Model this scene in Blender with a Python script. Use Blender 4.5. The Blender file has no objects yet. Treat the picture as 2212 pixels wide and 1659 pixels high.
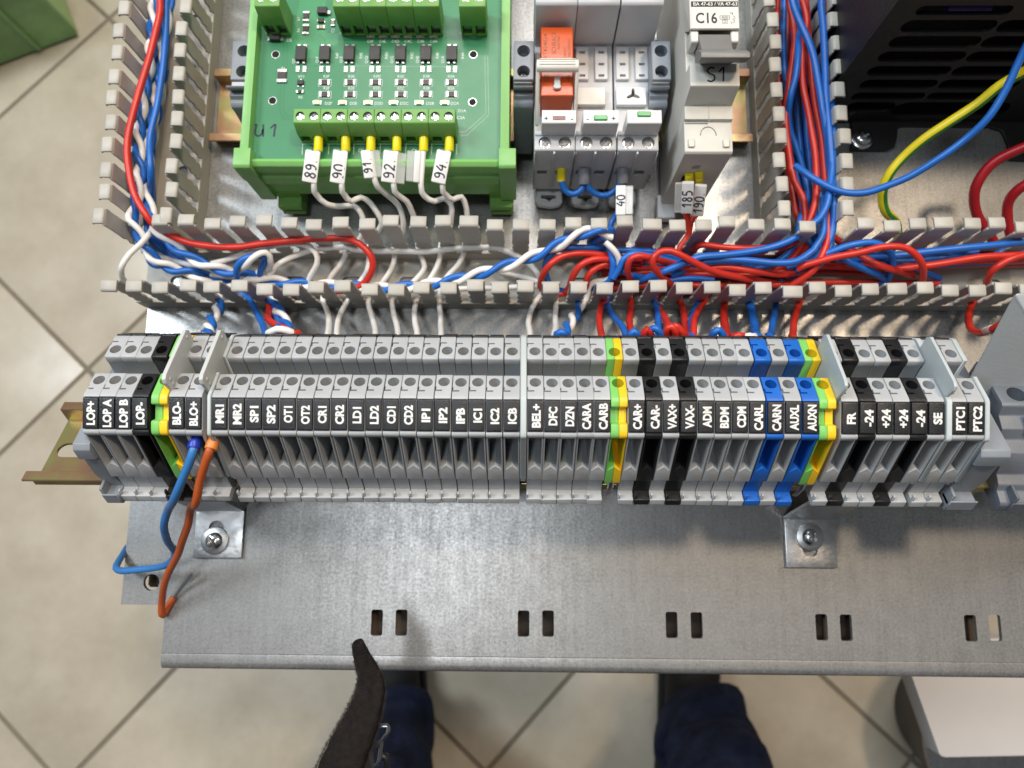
import bpy, bmesh, math, random
from mathutils import Vector, Matrix, noise as mnoise

# ------------------------------------------------------------------ camera, light, exposure
S = 0.001                      # the scene is measured in millimetres and built in metres
random.seed(7)
scn = bpy.context.scene
COL = scn.collection
RIGHT = Vector((0.99989, 0.00812, -0.01244)); UP = Vector((-0.00603, 0.98713, 0.15979)); FWD = Vector((-0.01357, 0.1597, -0.98707))
CAMZ = 305.0; FPX = 1570.0     # focal length for a picture 2212 px wide
cam_d = bpy.data.cameras.new('camera'); cam = bpy.data.objects.new('camera', cam_d); COL.objects.link(cam)
cam.matrix_world = Matrix(((RIGHT.x, UP.x, -FWD.x, 0), (RIGHT.y, UP.y, -FWD.y, 0), (RIGHT.z, UP.z, -FWD.z, CAMZ * S), (0, 0, 0, 1)))
cam_d.sensor_width = 36.0; cam_d.lens = 36.0 * FPX / 2212.0
cam_d.clip_start = 0.01; cam_d.clip_end = 50
cam_d.dof.use_dof = True; cam_d.dof.focus_distance = 0.232; cam_d.dof.aperture_fstop = 16.0
scn.camera = cam

world = bpy.data.worlds.new('World'); scn.world = world; world.use_nodes = True
wb = world.node_tree.nodes['Background']; wb.inputs[0].default_value = (0.76, 0.79, 0.82, 1); wb.inputs[1].default_value = 0.17

def area(name, loc, target, sx, sy, power, col):
    d = bpy.data.lights.new(name, 'AREA'); d.shape = 'RECTANGLE'; d.size = sx; d.size_y = sy; d.energy = power; d.color = col
    o = bpy.data.objects.new(name, d); COL.objects.link(o); o.location = loc
    o.rotation_euler = (Vector(target) - Vector(loc)).to_track_quat('-Z', 'Y').to_euler()
    return o
area('ceiling_lamp_overhead', (-0.24, -0.06, 1.9), (-0.1, 0.0, 0), 0.22, 0.16, 6.0, (0.92, 0.97, 1.0))
area('side_lamp_cool', (-1.15, 0.55, 1.55), (-0.05, 0.05, 0), 0.30, 0.7, 22, (0.84, 0.93, 1.0))
area('ceiling_lamp_rear', (0.05, 1.15, 1.9), (0.0, 0.1, 0), 1.2, 0.55, 25, (1.0, 0.975, 0.94))
area('ceiling_lamp_warm', (0.72, 0.55, 1.9), (0.1, 0.05, 0), 0.24, 0.18, 19, (1.0, 0.78, 0.55))

vs = scn.view_settings; vs.view_transform = 'Standard'; vs.look = 'None'; vs.gamma = 1.0; vs.exposure = 0.0
try: vs.use_curve_mapping = False
except Exception: pass
scn.render.engine = 'CYCLES'; scn.cycles.use_denoising = True; scn.cycles.max_bounces = 8; scn.cycles.glossy_bounces = 4
scn.cycles.transparent_max_bounces = 8; scn.cycles.caustics_reflective = False; scn.cycles.caustics_refractive = False

# ------------------------------------------------------------------ helpers
def ray(px, py):
    return RIGHT * ((px - 1106.0) / FPX) - UP * ((py - 829.5) / FPX) + FWD
def P(px, py, z):              # point of the real place at height z (mm), read off the photograph
    d = ray(px, py); t = (z - CAMZ) / d.z
    return Vector((d.x * t, d.y * t, z))
def PY(px, py, y):             # same on a plane of constant depth y
    d = ray(px, py); t = y / d.y
    return Vector((d.x * t, y, CAMZ + d.z * t))
def Yof(py, z, px=1250): return P(px, py, z).y
def Xof(px, py, z): return P(px, py, z).x

TILT = math.radians(32.5); OY, OZ = 25.46, 87.98
def loc_term(s, n, x=0.0):     # terminal-row frame: s along the tilted top, n out of the rail
    return Vector((x, OY + s * math.cos(TILT) + n * math.sin(TILT), OZ - s * math.sin(TILT) + n * math.cos(TILT)))

class MB:
    def __init__(self): self.v = []; self.f = []; self.m = []
    def add(self, vs_, fs, mi=0):
        o = len(self.v); self.v += [tuple(p) for p in vs_]
        for f in fs: self.f.append(tuple(i + o for i in f)); self.m.append(mi)
        return self
    def box(self, x0, x1, y0, y1, z0, z1, mi=0):
        v = [(x, y, z) for z in (z0, z1) for y in (y0, y1) for x in (x0, x1)]
        return self.add(v, [(0, 2, 3, 1), (4, 5, 7, 6), (0, 1, 5, 4), (2, 6, 7, 3), (0, 4, 6, 2), (1, 3, 7, 5)], mi)
    def prism(self, poly, axis, a0, a1, mi=0):
        n = len(poly); mk = {'x': lambda a, p: (a, p[0], p[1]), 'y': lambda a, p: (p[0], a, p[1]), 'z': lambda a, p: (p[0], p[1], a)}[axis]
        v = [mk(a0, p) for p in poly] + [mk(a1, p) for p in poly]
        return self.add(v, [tuple(range(n)), tuple(range(2 * n - 1, n - 1, -1))] + [(i, (i + 1) % n, n + (i + 1) % n, n + i) for i in range(n)], mi)
    def hexa(self, a, b, mi=0):    # two quads / polygons joined
        n = len(a)
        return self.add(list(a) + list(b), [tuple(range(n)), tuple(range(2 * n - 1, n - 1, -1))] + [(i, (i + 1) % n, n + (i + 1) % n, n + i) for i in range(n)], mi)
    def tube(self, pts, r, n=10, mi=0, mfun=None, flat=None, closed=False):
        pts = [Vector(p) for p in pts]; N = len(pts)
        rr = r if isinstance(r, (list, tuple)) else [r] * N
        T = []
        for i in range(N):
            if closed: a, b = pts[(i - 1) % N], pts[(i + 1) % N]
            else: a, b = pts[max(i - 1, 0)], pts[min(i + 1, N - 1)]
            T.append((b - a).normalized() if (b - a).length > 1e-9 else Vector((0, 0, 1)))
        u = T[0].orthogonal().normalized()
        if flat: u = (Vector(flat) - T[0] * T[0].dot(Vector(flat))).normalized()
        base = len(self.v)
        for i in range(N):
            u = (u - T[i] * u.dot(T[i])); u = u.normalized() if u.length > 1e-6 else T[i].orthogonal().normalized()
            w = T[i].cross(u)
            ru, rw = rr[i] if isinstance(rr[i], (list, tuple)) else (rr[i], rr[i])
            for k in range(n):
                a = 2 * math.pi * k / n
                self.v.append(tuple(pts[i] + u * (ru * math.cos(a)) + w * (rw * math.sin(a))))
        for i in range(N if closed else N - 1):
            j = (i + 1) % N
            for k in range(n):
                k2 = (k + 1) % n
                self.f.append((base + i * n + k, base + i * n + k2, base + j * n + k2, base + j * n + k))
                self.m.append(mfun(k / n, i) if mfun else mi)
        if not closed:
            self.f.append(tuple(base + k for k in reversed(range(n)))); self.m.append(mi)
            self.f.append(tuple(base + (N - 1) * n + k for k in range(n))); self.m.append(mi)
        return self
    def lathe(self, prof, c, n=24, mi=0, axis=(0, 0, 1)):
        q = Vector((0, 0, 1)).rotation_difference(Vector(axis).normalized()); c = Vector(c); base = len(self.v); M = len(prof)
        for (r, h) in prof:
            for k in range(n):
                a = 2 * math.pi * k / n
                self.v.append(tuple(c + q @ Vector((r * math.cos(a), r * math.sin(a), h))))
        for i in range(M - 1):
            for k in range(n):
                k2 = (k + 1) % n
                self.f.append((base + i * n + k, base + i * n + k2, base + (i + 1) * n + k2, base + (i + 1) * n + k)); self.m.append(mi)
        self.f.append(tuple(base + k for k in reversed(range(n)))); self.m.append(mi)
        self.f.append(tuple(base + (M - 1) * n + k for k in range(n))); self.m.append(mi)
        return self
    def cyl(self, c, r, h, n=20, mi=0, axis=(0, 0, 1)): return self.lathe([(r, 0), (r, h)], c, n, mi, axis)

def mesh(mb, name='mesh', bevel=0.0, seg=1, smooth=38, recalc=True):
    me = bpy.data.meshes.new(name)
    me.from_pydata([(x * S, y * S, z * S) for x, y, z in mb.v], [], mb.f)
    for p, m in zip(me.polygons, mb.m): p.material_index = m
    bm = bmesh.new(); bm.from_mesh(me)
    bmesh.ops.remove_doubles(bm, verts=bm.verts, dist=2e-6)
    if recalc: bmesh.ops.recalc_face_normals(bm, faces=bm.faces)
    if bevel > 0:
        ed = [e for e in bm.edges if len(e.link_faces) == 2 and e.calc_face_angle(0) > 0.5]
        bmesh.ops.bevel(bm, geom=ed, offset=bevel * S, segments=seg, affect='EDGES', clamp_overlap=True, profile=0.6)
    bm.to_mesh(me); bm.free()
    shade(me, smooth)
    return me
def shade(me, smooth=38):
    for p in me.polygons: p.use_smooth = True
    me.set_sharp_from_angle(angle=math.radians(smooth))
def boolean(a, b, op='DIFFERENCE'):
    oa = bpy.data.objects.new('tmp_a', a); ob = bpy.data.objects.new('tmp_b', b); COL.objects.link(oa); COL.objects.link(ob)
    m = oa.modifiers.new('b', 'BOOLEAN'); m.object = ob; m.operation = op; m.solver = 'EXACT'; m.use_self = True
    dg = bpy.context.evaluated_depsgraph_get(); dg.update()
    r = bpy.data.meshes.new_from_object(oa.evaluated_get(dg))
    bpy.data.objects.remove(oa); bpy.data.objects.remove(ob); shade(r)
    return r

BASE = {}
def thing(name, label, cat, loc=(0, 0, 0), group=None, rotx=0.0, rotz=0.0, local=False):
    o = bpy.data.objects.new(name, None); COL.objects.link(o); o.empty_display_size = 0.005
    o.location = Vector(loc) * S; o.rotation_euler = (rotx, 0, rotz)
    o['label'] = label; o['category'] = cat
    if group: o['group'] = group
    BASE[o.name] = (Vector(loc) * S, local)
    return o
def obj(name, me, mats, parent=None, loc=None, rot=None):
    if isinstance(me, MB): me = mesh(me, name)
    o = bpy.data.objects.new(name, me); COL.objects.link(o)
    if not isinstance(mats, (list, tuple)): mats = [mats]
    if len(me.materials) < len(mats):
        for _ in range(len(mats) - len(me.materials)): me.materials.append(None)
    for i, m in enumerate(mats):
        o.material_slots[i].link = 'OBJECT'; o.material_slots[i].material = m
    if loc is not None: o.location = Vector(loc) * S
    if rot is not None: o.rotation_euler = rot
    if parent is not None:
        o.parent = parent
        p = parent; off = None
        b = BASE.get(parent.name)
        if b is not None:
            if not b[1]: o.matrix_parent_inverse = Matrix.Translation(-b[0])
            BASE[o.name] = (Vector((0, 0, 0)), True)
    else: BASE[o.name] = (Vector((0, 0, 0)), True)
    return o
def tag(o, label, cat, group=None, kind=None):
    o['label'] = label; o['category'] = cat
    if group: o['group'] = group
    if kind: o['kind'] = kind
    return o
def struct(o): o['kind'] = 'structure'; return o

def catmull(pts, step=2.2):
    pts = [Vector(p) for p in pts]
    if len(pts) == 2: pts = [pts[0], (pts[0] + pts[1]) / 2, pts[1]]
    q = [pts[0] * 2 - pts[1]] + pts + [pts[-1] * 2 - pts[-2]]; out = []
    for i in range(1, len(q) - 2):
        a, b, c, d = q[i - 1], q[i], q[i + 1], q[i + 2]
        n = max(2, int((c - b).length / step))
        for k in range(n):
            t = k / n
            out.append(0.5 * ((2 * b) + (c - a) * t + (2 * a - 5 * b + 4 * c - d) * t * t + (3 * b - a - 3 * c + d) * t ** 3))
    out.append(pts[-1]); return out

# ------------------------------------------------------------------ lettering
_tc = {}
def _font(body, off):
    k = (body, off)
    if k in _tc: return _tc[k]
    c = bpy.data.curves.new('t', 'FONT'); c.body = body; c.size = 1.0; c.offset = off; c.resolution_u = 3; c.fill_mode = 'FRONT'
    o = bpy.data.objects.new('t', c); COL.objects.link(o)
    dg = bpy.context.evaluated_depsgraph_get(); dg.update()
    me = bpy.data.meshes.new_from_object(o.evaluated_get(dg))
    r = ([tuple(v.co)[:2] for v in me.vertices], [tuple(p.vertices) for p in me.polygons])
    bpy.data.objects.remove(o); bpy.data.curves.remove(c); bpy.data.meshes.remove(me)
    _tc[k] = r; return r
CAP = None
def text(mb, body, h, fn, w=None, bold=0.0, mi=0, align='C'):
    global CAP
    if CAP is None: CAP = max(y for x, y in _font('H', 0.0)[0])
    v, f = _font(body, bold)
    if not v: return
    x0 = min(p[0] for p in v); x1 = max(p[0] for p in v)
    sy = h / CAP; sx = sy if w is None else w / (x1 - x0)
    cx = (x0 + x1) / 2 if align == 'C' else x0
    mb.add([fn((x - cx) * sx, (y - CAP / 2) * sy) for x, y in v], f, mi)
GLY = {'0': [[(.3, 1), (.08, .8), (.02, .45), (.15, .08), (.32, 0), (.5, .15), (.56, .5), (.48, .85), (.3, 1)]],
 '1': [[(.12, .68), (.42, 1), (.4, .5), (.38, 0)]], '2': [[(.05, .8), (.25, 1), (.48, .88), (.45, .6), (.1, .1), (.03, 0), (.25, .06), (.55, .02)]],
 '4': [[(.38, 1), (.05, .4), (.6, .42)], [(.5, .72), (.42, 0)]], '5': [[(.55, 1), (.15, .98), (.1, .6), (.35, .62), (.52, .35), (.4, .05), (.05, .02)]],
 '8': [[(.5, .85), (.28, 1), (.1, .8), (.3, .55), (.5, .3), (.35, 0), (.08, .15), (.18, .45), (.42, .62), (.5, .85)]],
 '9': [[(.5, .78), (.3, 1), (.08, .8), (.15, .55), (.4, .55), (.5, .8), (.5, .4), (.38, .08), (.1, .02)]],
 '3': [[(.1, .9), (.35, 1), (.5, .78), (.25, .55), (.5, .35), (.35, .02), (.05, .08)]],
 '7': [[(.08, .95), (.55, .97), (.3, .45), (.22, 0)], [(.15, .5), (.48, .52)]],
 'U': [[(.0, .95), (.12, .98), (.08, .3), (.25, .05), (.5, .2), (.58, .6)], [(.58, 1), (.6, .4), (.62, 0)]],
 'S': [[(.55, .95), (.3, 1), (.08, .8), (.2, .58), (.5, .42), (.52, .15), (.3, 0), (.05, .08)]], '.': [[(.1, .05), (.18, .05)]], '-': [[(.05, .5), (.5, .5)]]}
def hand(mb, body, h, fn, r=0.22, mi=0, adv=0.72):
    w = len(body) * adv; x = -w / 2
    for ch in body:
        for st in GLY.get(ch, []):
            pts = catmull([Vector(((x + a) * h, (b - .5) * h, 0)) for a, b in st], step=h * 0.08)
            left = []; right = []
            for i, p in enumerate(pts):
                t = (pts[min(i + 1, len(pts) - 1)] - pts[max(i - 1, 0)]); t = t.normalized() if t.length > 1e-9 else Vector((1, 0, 0))
                nn = Vector((-t.y, t.x, 0)) * r
                left.append(p + nn); right.append(p - nn)
            n = len(pts)
            mb.add([fn(p.x, p.y) for p in left] + [fn(p.x, p.y) for p in right], [(i, i + 1, n + i + 1, n + i) for i in range(n - 1)], mi)
        x += adv

# ------------------------------------------------------------------ materials
MATS = {}
def mat(name, col, rough=0.45, metal=0.0, var=0.05, vs_=180.0, bump=0.05, bs=900.0, spec=0.5, rvar=0.08, coat=0.0, trans=0.0, alpha=1.0, sss=0.0, stretch=None, tint=None):
    m = bpy.data.materials.new(name); m.use_nodes = True; nt = m.node_tree; N = nt.nodes; L = nt.links
    b = N['Principled BSDF']; b.inputs['Metallic'].default_value = metal; b.inputs['Specular IOR Level'].default_value = spec
    b.inputs['Coat Weight'].default_value = coat; b.inputs['Transmission Weight'].default_value = trans; b.inputs['Alpha'].default_value = alpha
    tc = N.new('ShaderNodeTexCoord'); src = tc.outputs['Object']
    oi = N.new('ShaderNodeObjectInfo'); add = N.new('ShaderNodeVectorMath'); add.operation = 'ADD'
    L.new(src, add.inputs[0]); L.new(oi.outputs['Location'], add.inputs[1]); src = add.outputs[0]
    if stretch:
        mp = N.new('ShaderNodeMapping'); mp.inputs['Scale'].default_value = stretch; L.new(src, mp.inputs[0]); src = mp.outputs[0]
    n1 = N.new('ShaderNodeTexNoise'); n1.inputs['Scale'].default_value = vs_; n1.inputs['Detail'].default_value = 5; n1.inputs['Roughness'].default_value = 0.65; L.new(src, n1.inputs['Vector'])
    rp = N.new('ShaderNodeValToRGB'); rp.color_ramp.elements[0].position = 0.28; rp.color_ramp.elements[1].position = 0.72
    c2 = tint if tint else tuple(min(1, c * (1 + var)) for c in col)
    rp.color_ramp.elements[0].color = tuple(c * (1 - var) for c in col) + (1,); rp.color_ramp.elements[1].color = tuple(c2) + (1,)
    L.new(n1.outputs['Fac'], rp.inputs[0])
    hv = N.new('ShaderNodeHueSaturation'); vr = N.new('ShaderNodeMapRange'); vr.inputs[3].default_value = 0.94; vr.inputs[4].default_value = 1.06
    L.new(oi.outputs['Random'], vr.inputs[0]); L.new(vr.outputs[0], hv.inputs['Value']); L.new(rp.outputs[0], hv.inputs['Color']); L.new(hv.outputs[0], b.inputs['Base Color'])
    mr = N.new('ShaderNodeMapRange'); mr.inputs[3].default_value = max(0.03, rough - rvar); mr.inputs[4].default_value = min(1, rough + rvar)
    n2 = N.new('ShaderNodeTexNoise'); n2.inputs['Scale'].default_value = vs_ * 2.3; n2.inputs['Detail'].default_value = 3; L.new(src, n2.inputs['Vector'])
    L.new(n2.outputs['Fac'], mr.inputs[0]); L.new(mr.outputs[0], b.inputs['Roughness'])
    if bump > 0:
        n3 = N.new('ShaderNodeTexNoise'); n3.inputs['Scale'].default_value = bs; n3.inputs['Detail'].default_value = 2; L.new(src, n3.inputs['Vector'])
        bp = N.new('ShaderNodeBump'); bp.inputs['Strength'].default_value = bump; bp.inputs['Distance'].default_value = 0.0004
        L.new(n3.outputs['Fac'], bp.inputs['Height']); L.new(bp.outputs[0], b.inputs['Normal'])
    MATS[name] = m
    return m
M = MATS
mat('term_grey', (0.435, 0.45, 0.465), 0.42, var=0.05, bump=0.12, bs=1500)
mat('term_dark', (0.125, 0.14, 0.165), 0.45, var=0.06, bump=0.12, bs=1500)
mat('bracket_grey', (0.25, 0.275, 0.31), 0.45, var=0.06, bump=0.12, bs=1500)
mat('fin_grey', (0.52, 0.54, 0.53), 0.5, var=0.05, bump=0.15, bs=1200)
mat('fin_pale', (0.50, 0.55, 0.56), 0.45, var=0.04, bump=0.1, bs=1200)
mat('term_black', (0.014, 0.014, 0.015), 0.42, var=0.2, bump=0.2, bs=1500)
mat('marker_black', (0.016, 0.017, 0.020), 0.38, var=0.2, bump=0.3, bs=2500)
mat('term_blue', (0.015, 0.13, 0.52), 0.42, var=0.06, bump=0.12, bs=1500)
mat('term_green', (0.20, 0.55, 0.13), 0.42, var=0.06, bump=0.1, bs=1500)
mat('term_yellow', (0.90, 0.58, 0.02), 0.42, var=0.06, bump=0.1, bs=1500)
mat('print_white', (0.80, 0.80, 0.78), 0.5, var=0.04, bump=0)
mat('print_silver', (0.62, 0.68, 0.66), 0.5, var=0.04, bump=0)
mat('print_black', (0.015, 0.015, 0.02), 0.55, var=0.1, bump=0)
mat('print_faint', (0.42, 0.43, 0.42), 0.5, var=0.04, bump=0)
mat('duct_grey', (0.46, 0.44, 0.395), 0.5, var=0.05, bump=0.12, bs=700)
mat('wire_white', (0.82, 0.80, 0.77), 0.42, var=0.05, vs_=90, bump=0.1, bs=500)
mat('wire_blue', (0.012, 0.13, 0.50), 0.38, var=0.10, vs_=90, bump=0.12, bs=500)
mat('wire_red', (0.56, 0.028, 0.016), 0.38, var=0.10, vs_=90, bump=0.12, bs=500)
mat('wire_darkred', (0.36, 0.008, 0.014), 0.38, var=0.10, vs_=90, bump=0.12, bs=400)
mat('wire_orange', (0.50, 0.10, 0.022), 0.42, var=0.10, vs_=90, bump=0.12, bs=500)
mat('wire_lightblue', (0.04, 0.20, 0.52), 0.42, var=0.10, vs_=90, bump=0.12, bs=500)
mat('wire_yellow', (0.76, 0.62, 0.015), 0.38, var=0.06, vs_=90, bump=0.1, bs=400)
mat('wire_green', (0.03, 0.20, 0.03), 0.40, var=0.08, vs_=90, bump=0.1, bs=400)
mat('ferrule_yellow', (0.86, 0.72, 0.01), 0.35, var=0.05, bump=0.05)
mat('ferrule_blue', (0.008, 0.04, 0.42), 0.35, var=0.05, bump=0.05)
mat('ferrule_orange', (0.72, 0.24, 0.05), 0.4, var=0.05, bump=0.05)
mat('ferrule_grey', (0.22, 0.235, 0.27), 0.4, var=0.05, bump=0.05)
mat('tag_white', (0.78, 0.78, 0.77), 0.35, var=0.04, bump=0.05)
mat('tag_clear', (0.80, 0.80, 0.78), 0.18, var=0.02, bump=0.05, alpha=0.36)
mat('ink', (0.02, 0.022, 0.05), 0.6, var=0.1, bump=0)
mat('steel', (0.68, 0.69, 0.70), 0.22, 1.0, var=0.08, vs_=400, bump=0.15, bs=1200)
mat('steel_dull', (0.50, 0.50, 0.50), 0.36, 1.0, var=0.1, vs_=400, bump=0.2, bs=900)
mat('zinc_bright', (0.58, 0.59, 0.60), 0.36, 1.0, var=0.08, vs_=300, bump=0.2, bs=500)
mat('brass', (0.66, 0.53, 0.25), 0.3, 1.0, var=0.1, bump=0.1)
mat('solder', (0.66, 0.66, 0.64), 0.3, 0.8, var=0.1, bump=0.2)
mat('pcb_green', (0.036, 0.225, 0.095), 0.40, var=0.08, vs_=60, bump=0.06, bs=300, coat=0.1)
mat('pcb_trace', (0.03, 0.175, 0.075), 0.30, var=0.06, vs_=60, bump=0.05, coat=0.3)
mat('pcb_pour', (0.052, 0.29, 0.12), 0.28, var=0.06, vs_=60, bump=0.05, coat=0.3)
mat('case_green', (0.22, 0.50, 0.145), 0.42, var=0.05, vs_=90, bump=0.08, bs=700)
mat('connector_green', (0.155, 0.36, 0.075), 0.42, var=0.05, bump=0.08, bs=900)
mat('chip_black', (0.028, 0.024, 0.024), 0.45, var=0.15, bump=0.15)
mat('resistor', (0.045, 0.030, 0.022), 0.4, var=0.2, bump=0.1)
mat('ceramic', (0.50, 0.40, 0.26), 0.4, var=0.06, bump=0.1)
mat('led_cream', (0.80, 0.72, 0.46), 0.3, var=0.05, bump=0.05)
mat('hole_black', (0.004, 0.004, 0.004), 0.8, var=0.0, bump=0)
mat('relay_orange', (0.60, 0.085, 0.012), 0.30, var=0.06, vs_=60, bump=0.06, bs=500, coat=0.15)
mat('socket_grey', (0.50, 0.51, 0.53), 0.45, var=0.04, bump=0.1, bs=1200)
mat('socket_light', (0.60, 0.61, 0.62), 0.45, var=0.04, bump=0.1, bs=1200)
mat('module_white', (0.70, 0.71, 0.71), 0.4, var=0.03, bump=0.06)
mat('clip_white', (0.66, 0.65, 0.60), 0.4, var=0.03, bump=0.06)
mat('lens_green', (0.06, 0.34, 0.08), 0.25, var=0.05, bump=0.05)
mat('lens_red', (0.13, 0.008, 0.012), 0.25, var=0.05, bump=0.05)
mat('breaker_grey', (0.56, 0.55, 0.50), 0.42, var=0.03, bump=0.1, bs=1000)
mat('toggle_grey', (0.21, 0.205, 0.20), 0.42, var=0.05, bump=0.2, bs=1500)
mat('breaker_label', (0.66, 0.65, 0.61), 0.4, var=0.03, bump=0.04)
mat('black_paint', (0.008, 0.007, 0.008), 0.48, var=0.25, vs_=120, bump=0.2, bs=800)
mat('black_inner', (0.004, 0.004, 0.005), 0.6, var=0.1, bump=0)
mat('violet_wire', (0.11, 0.06, 0.30), 0.4, var=0.05, bump=0)
mat('cover_grey', (0.54, 0.58, 0.60), 0.5, var=0.03, vs_=60, bump=0.15, bs=1300)
mat('denim', (0.008, 0.013, 0.040), 0.85, var=0.5, vs_=40, tint=(0.022, 0.032, 0.075), bump=0.5, bs=900, spec=0.2)
mat('shoe_black', (0.008, 0.008, 0.009), 0.75, var=0.2, bump=0.2, bs=500)
mat('cloth_dark', (0.015, 0.0125, 0.012), 0.95, var=0.35, vs_=500, bump=0.9, bs=1800, spec=0.1)
mat('fuzz', (0.05, 0.042, 0.038), 0.9, var=0.3, bump=0, spec=0.1)
mat('gunmetal', (0.30, 0.31, 0.33), 0.28, 0.9, var=0.15, bump=0.2, bs=900)
mat('panel_white', (0.66, 0.63, 0.61), 0.5, var=0.03, vs_=30, bump=0.04)
mat('bin_black', (0.012, 0.012, 0.014), 0.45, var=0.2, bump=0.1)
mat('crate_green', (0.16, 0.31, 0.12), 0.5, var=0.3, vs_=14, bump=0.1)
mat('crate_rim_lit_end', (0.34, 0.52, 0.21), 0.5, var=0.1, vs_=14, bump=0.1)
mat('wood_dark', (0.055, 0.035, 0.022), 0.6, var=0.4, vs_=20, bump=0.3, stretch=(1, 8, 1))
mat('grout', (0.24, 0.21, 0.16), 0.9, var=0.15, vs_=30, bump=0.3)
mat('tile', (0.56, 0.49, 0.375), 0.32, var=0.06, vs_=13, bump=0.04, bs=60, tint=(0.68, 0.61, 0.49))
mat('seam', (0.12, 0.12, 0.12), 0.6, 0.5, var=0.1, bump=0)

def galvanised():
    m = bpy.data.materials.new('galvanised'); m.use_nodes = True; nt = m.node_tree; N = nt.nodes; L = nt.links; b = N['Principled BSDF']
    tc = N.new('ShaderNodeTexCoord')
    def nz(scale, det, mp=None):
        n = N.new('ShaderNodeTexNoise'); n.inputs['Scale'].default_value = scale; n.inputs['Detail'].default_value = det; n.inputs['Roughness'].default_value = 0.7
        if mp:
            k = N.new('ShaderNodeMapping'); k.inputs['Scale'].default_value = mp; L.new(tc.outputs['Object'], k.inputs[0]); L.new(k.outputs[0], n.inputs['Vector'])
        else: L.new(tc.outputs['Object'], n.inputs['Vector'])
        return n.outputs['Fac']
    def mathn(op, a, bb):
        n = N.new('ShaderNodeMath'); n.operation = op
        for i, q in enumerate((a, bb)):
            if isinstance(q, (int, float)): n.inputs[i].default_value = q
            else: L.new(q, n.inputs[i])
        return n.outputs[0]
    fine = nz(900, 4); spang = nz(140, 5); big = nz(18, 3); streak = nz(420, 3, (1.0, 0.05, 1.0))
    t = mathn('ADD', mathn('MULTIPLY', fine, 0.50), mathn('MULTIPLY', spang, 0.20)); t = mathn('ADD', t, mathn('MULTIPLY', big, 0.10)); t = mathn('ADD', t, mathn('MULTIPLY', streak, 0.20))
    rp = N.new('ShaderNodeValToRGB'); e = rp.color_ramp.elements; e[0].position = 0.38; e[1].position = 0.63
    e[0].color = (0.21, 0.21, 0.21, 1); e[1].color = (0.43, 0.43, 0.425, 1); L.new(t, rp.inputs[0]); L.new(rp.outputs[0], b.inputs['Base Color'])
    mr = N.new('ShaderNodeMapRange'); mr.inputs[1].default_value = 0.3; mr.inputs[2].default_value = 0.7; mr.inputs[3].default_value = 0.42; mr.inputs[4].default_value = 0.27
    L.new(t, mr.inputs[0]); L.new(mr.outputs[0], b.inputs['Roughness']); b.inputs['Metallic'].default_value = 0.62
    bp = N.new('ShaderNodeBump'); bp.inputs['Strength'].default_value = 0.16; bp.inputs['Distance'].default_value = 0.0004; L.new(t, bp.inputs['Height']); L.new(bp.outputs[0], b.inputs['Normal'])
    M['galvanised'] = m
galvanised()
def chromate():
    m = bpy.data.materials.new('yellow_zinc'); m.use_nodes = True; nt = m.node_tree; N = nt.nodes; L = nt.links; b = N['Principled BSDF']
    tc = N.new('ShaderNodeTexCoord'); n = N.new('ShaderNodeTexNoise'); n.inputs['Scale'].default_value = 55; n.inputs['Detail'].default_value = 4; L.new(tc.outputs['Object'], n.inputs['Vector'])
    rp = N.new('ShaderNodeValToRGB'); e = rp.color_ramp.elements; e[0].position = 0.35; e[0].color = (0.50, 0.27, 0.18, 1); e[1].position = 0.66; e[1].color = (0.52, 0.52, 0.20, 1)
    x = rp.color_ramp.elements.new(0.5); x.color = (0.56, 0.37, 0.20, 1)
    L.new(n.outputs['Fac'], rp.inputs[0]); L.new(rp.outputs[0], b.inputs['Base Color']); b.inputs['Metallic'].default_value = 0.85; b.inputs['Roughness'].default_value = 0.34
    M['yellow_zinc'] = m
chromate()
# ------------------------------------------------------------------ floor
FZ = -750.0
ca = P(189, 798, FZ); cc = P(235, 40, FZ); dg_ = (cc - ca); dg_.z = 0; pp = Vector((-dg_.y, dg_.x, 0)); e1 = (dg_ + pp) / 2; e2 = (dg_ - pp) / 2
struct(obj('floor', mesh(MB().box(-2600, 2600, -1800, 2600, FZ - 30, FZ - 2.5)), M['grout']))
floor_o = bpy.data.objects['floor']; BASE['floor'] = (Vector((0, 0, 0)), True)
u1 = e1.normalized(); u2 = e2.normalized(); hl = e1.length / 2 - 3.2
tile_mb = MB(); q = [u1 * a * hl + u2 * b * hl for a, b in ((-1, -1), (1, -1), (1, 1), (-1, 1))]
tile_mb.hexa([(p.x, p.y, -8) for p in q], [(p.x, p.y, 0) for p in q]); tile_me = mesh(tile_mb, 'tile', bevel=1.2, seg=2)
for i in range(-6, 7):
    for j in range(-6, 7):
        c = ca + e1 * (i + .5) + e2 * (j + .5)
        if -1150 < c.x < 1150 and -820 < c.y < 1300:
            obj('tile', tile_me, M['tile'], floor_o, loc=(c.x, c.y, FZ + random.uniform(-.3, .3)))

# ------------------------------------------------------------------ table under the plate
t = thing('work_table', 'dark wooden table under the metal plate, glimpsed through its slots', 'table', (60, 120, FZ))
tt = mesh(MB().prism([(-158, 420), (-158, -37), (-136, -37), (-136, -60), (192, -60), (192, 420)], 'z', -32, -10), bevel=1.0); obj('table_top', tt, M['wood_dark'], t)
for x, y in ((-100, -30), (145, -30), (-100, 395), (145, 395)):
    obj('leg', mesh(MB().box(x - 20, x + 20, y - 20, y + 20, FZ, -32), bevel=1), M['wood_dark'], t)

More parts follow.
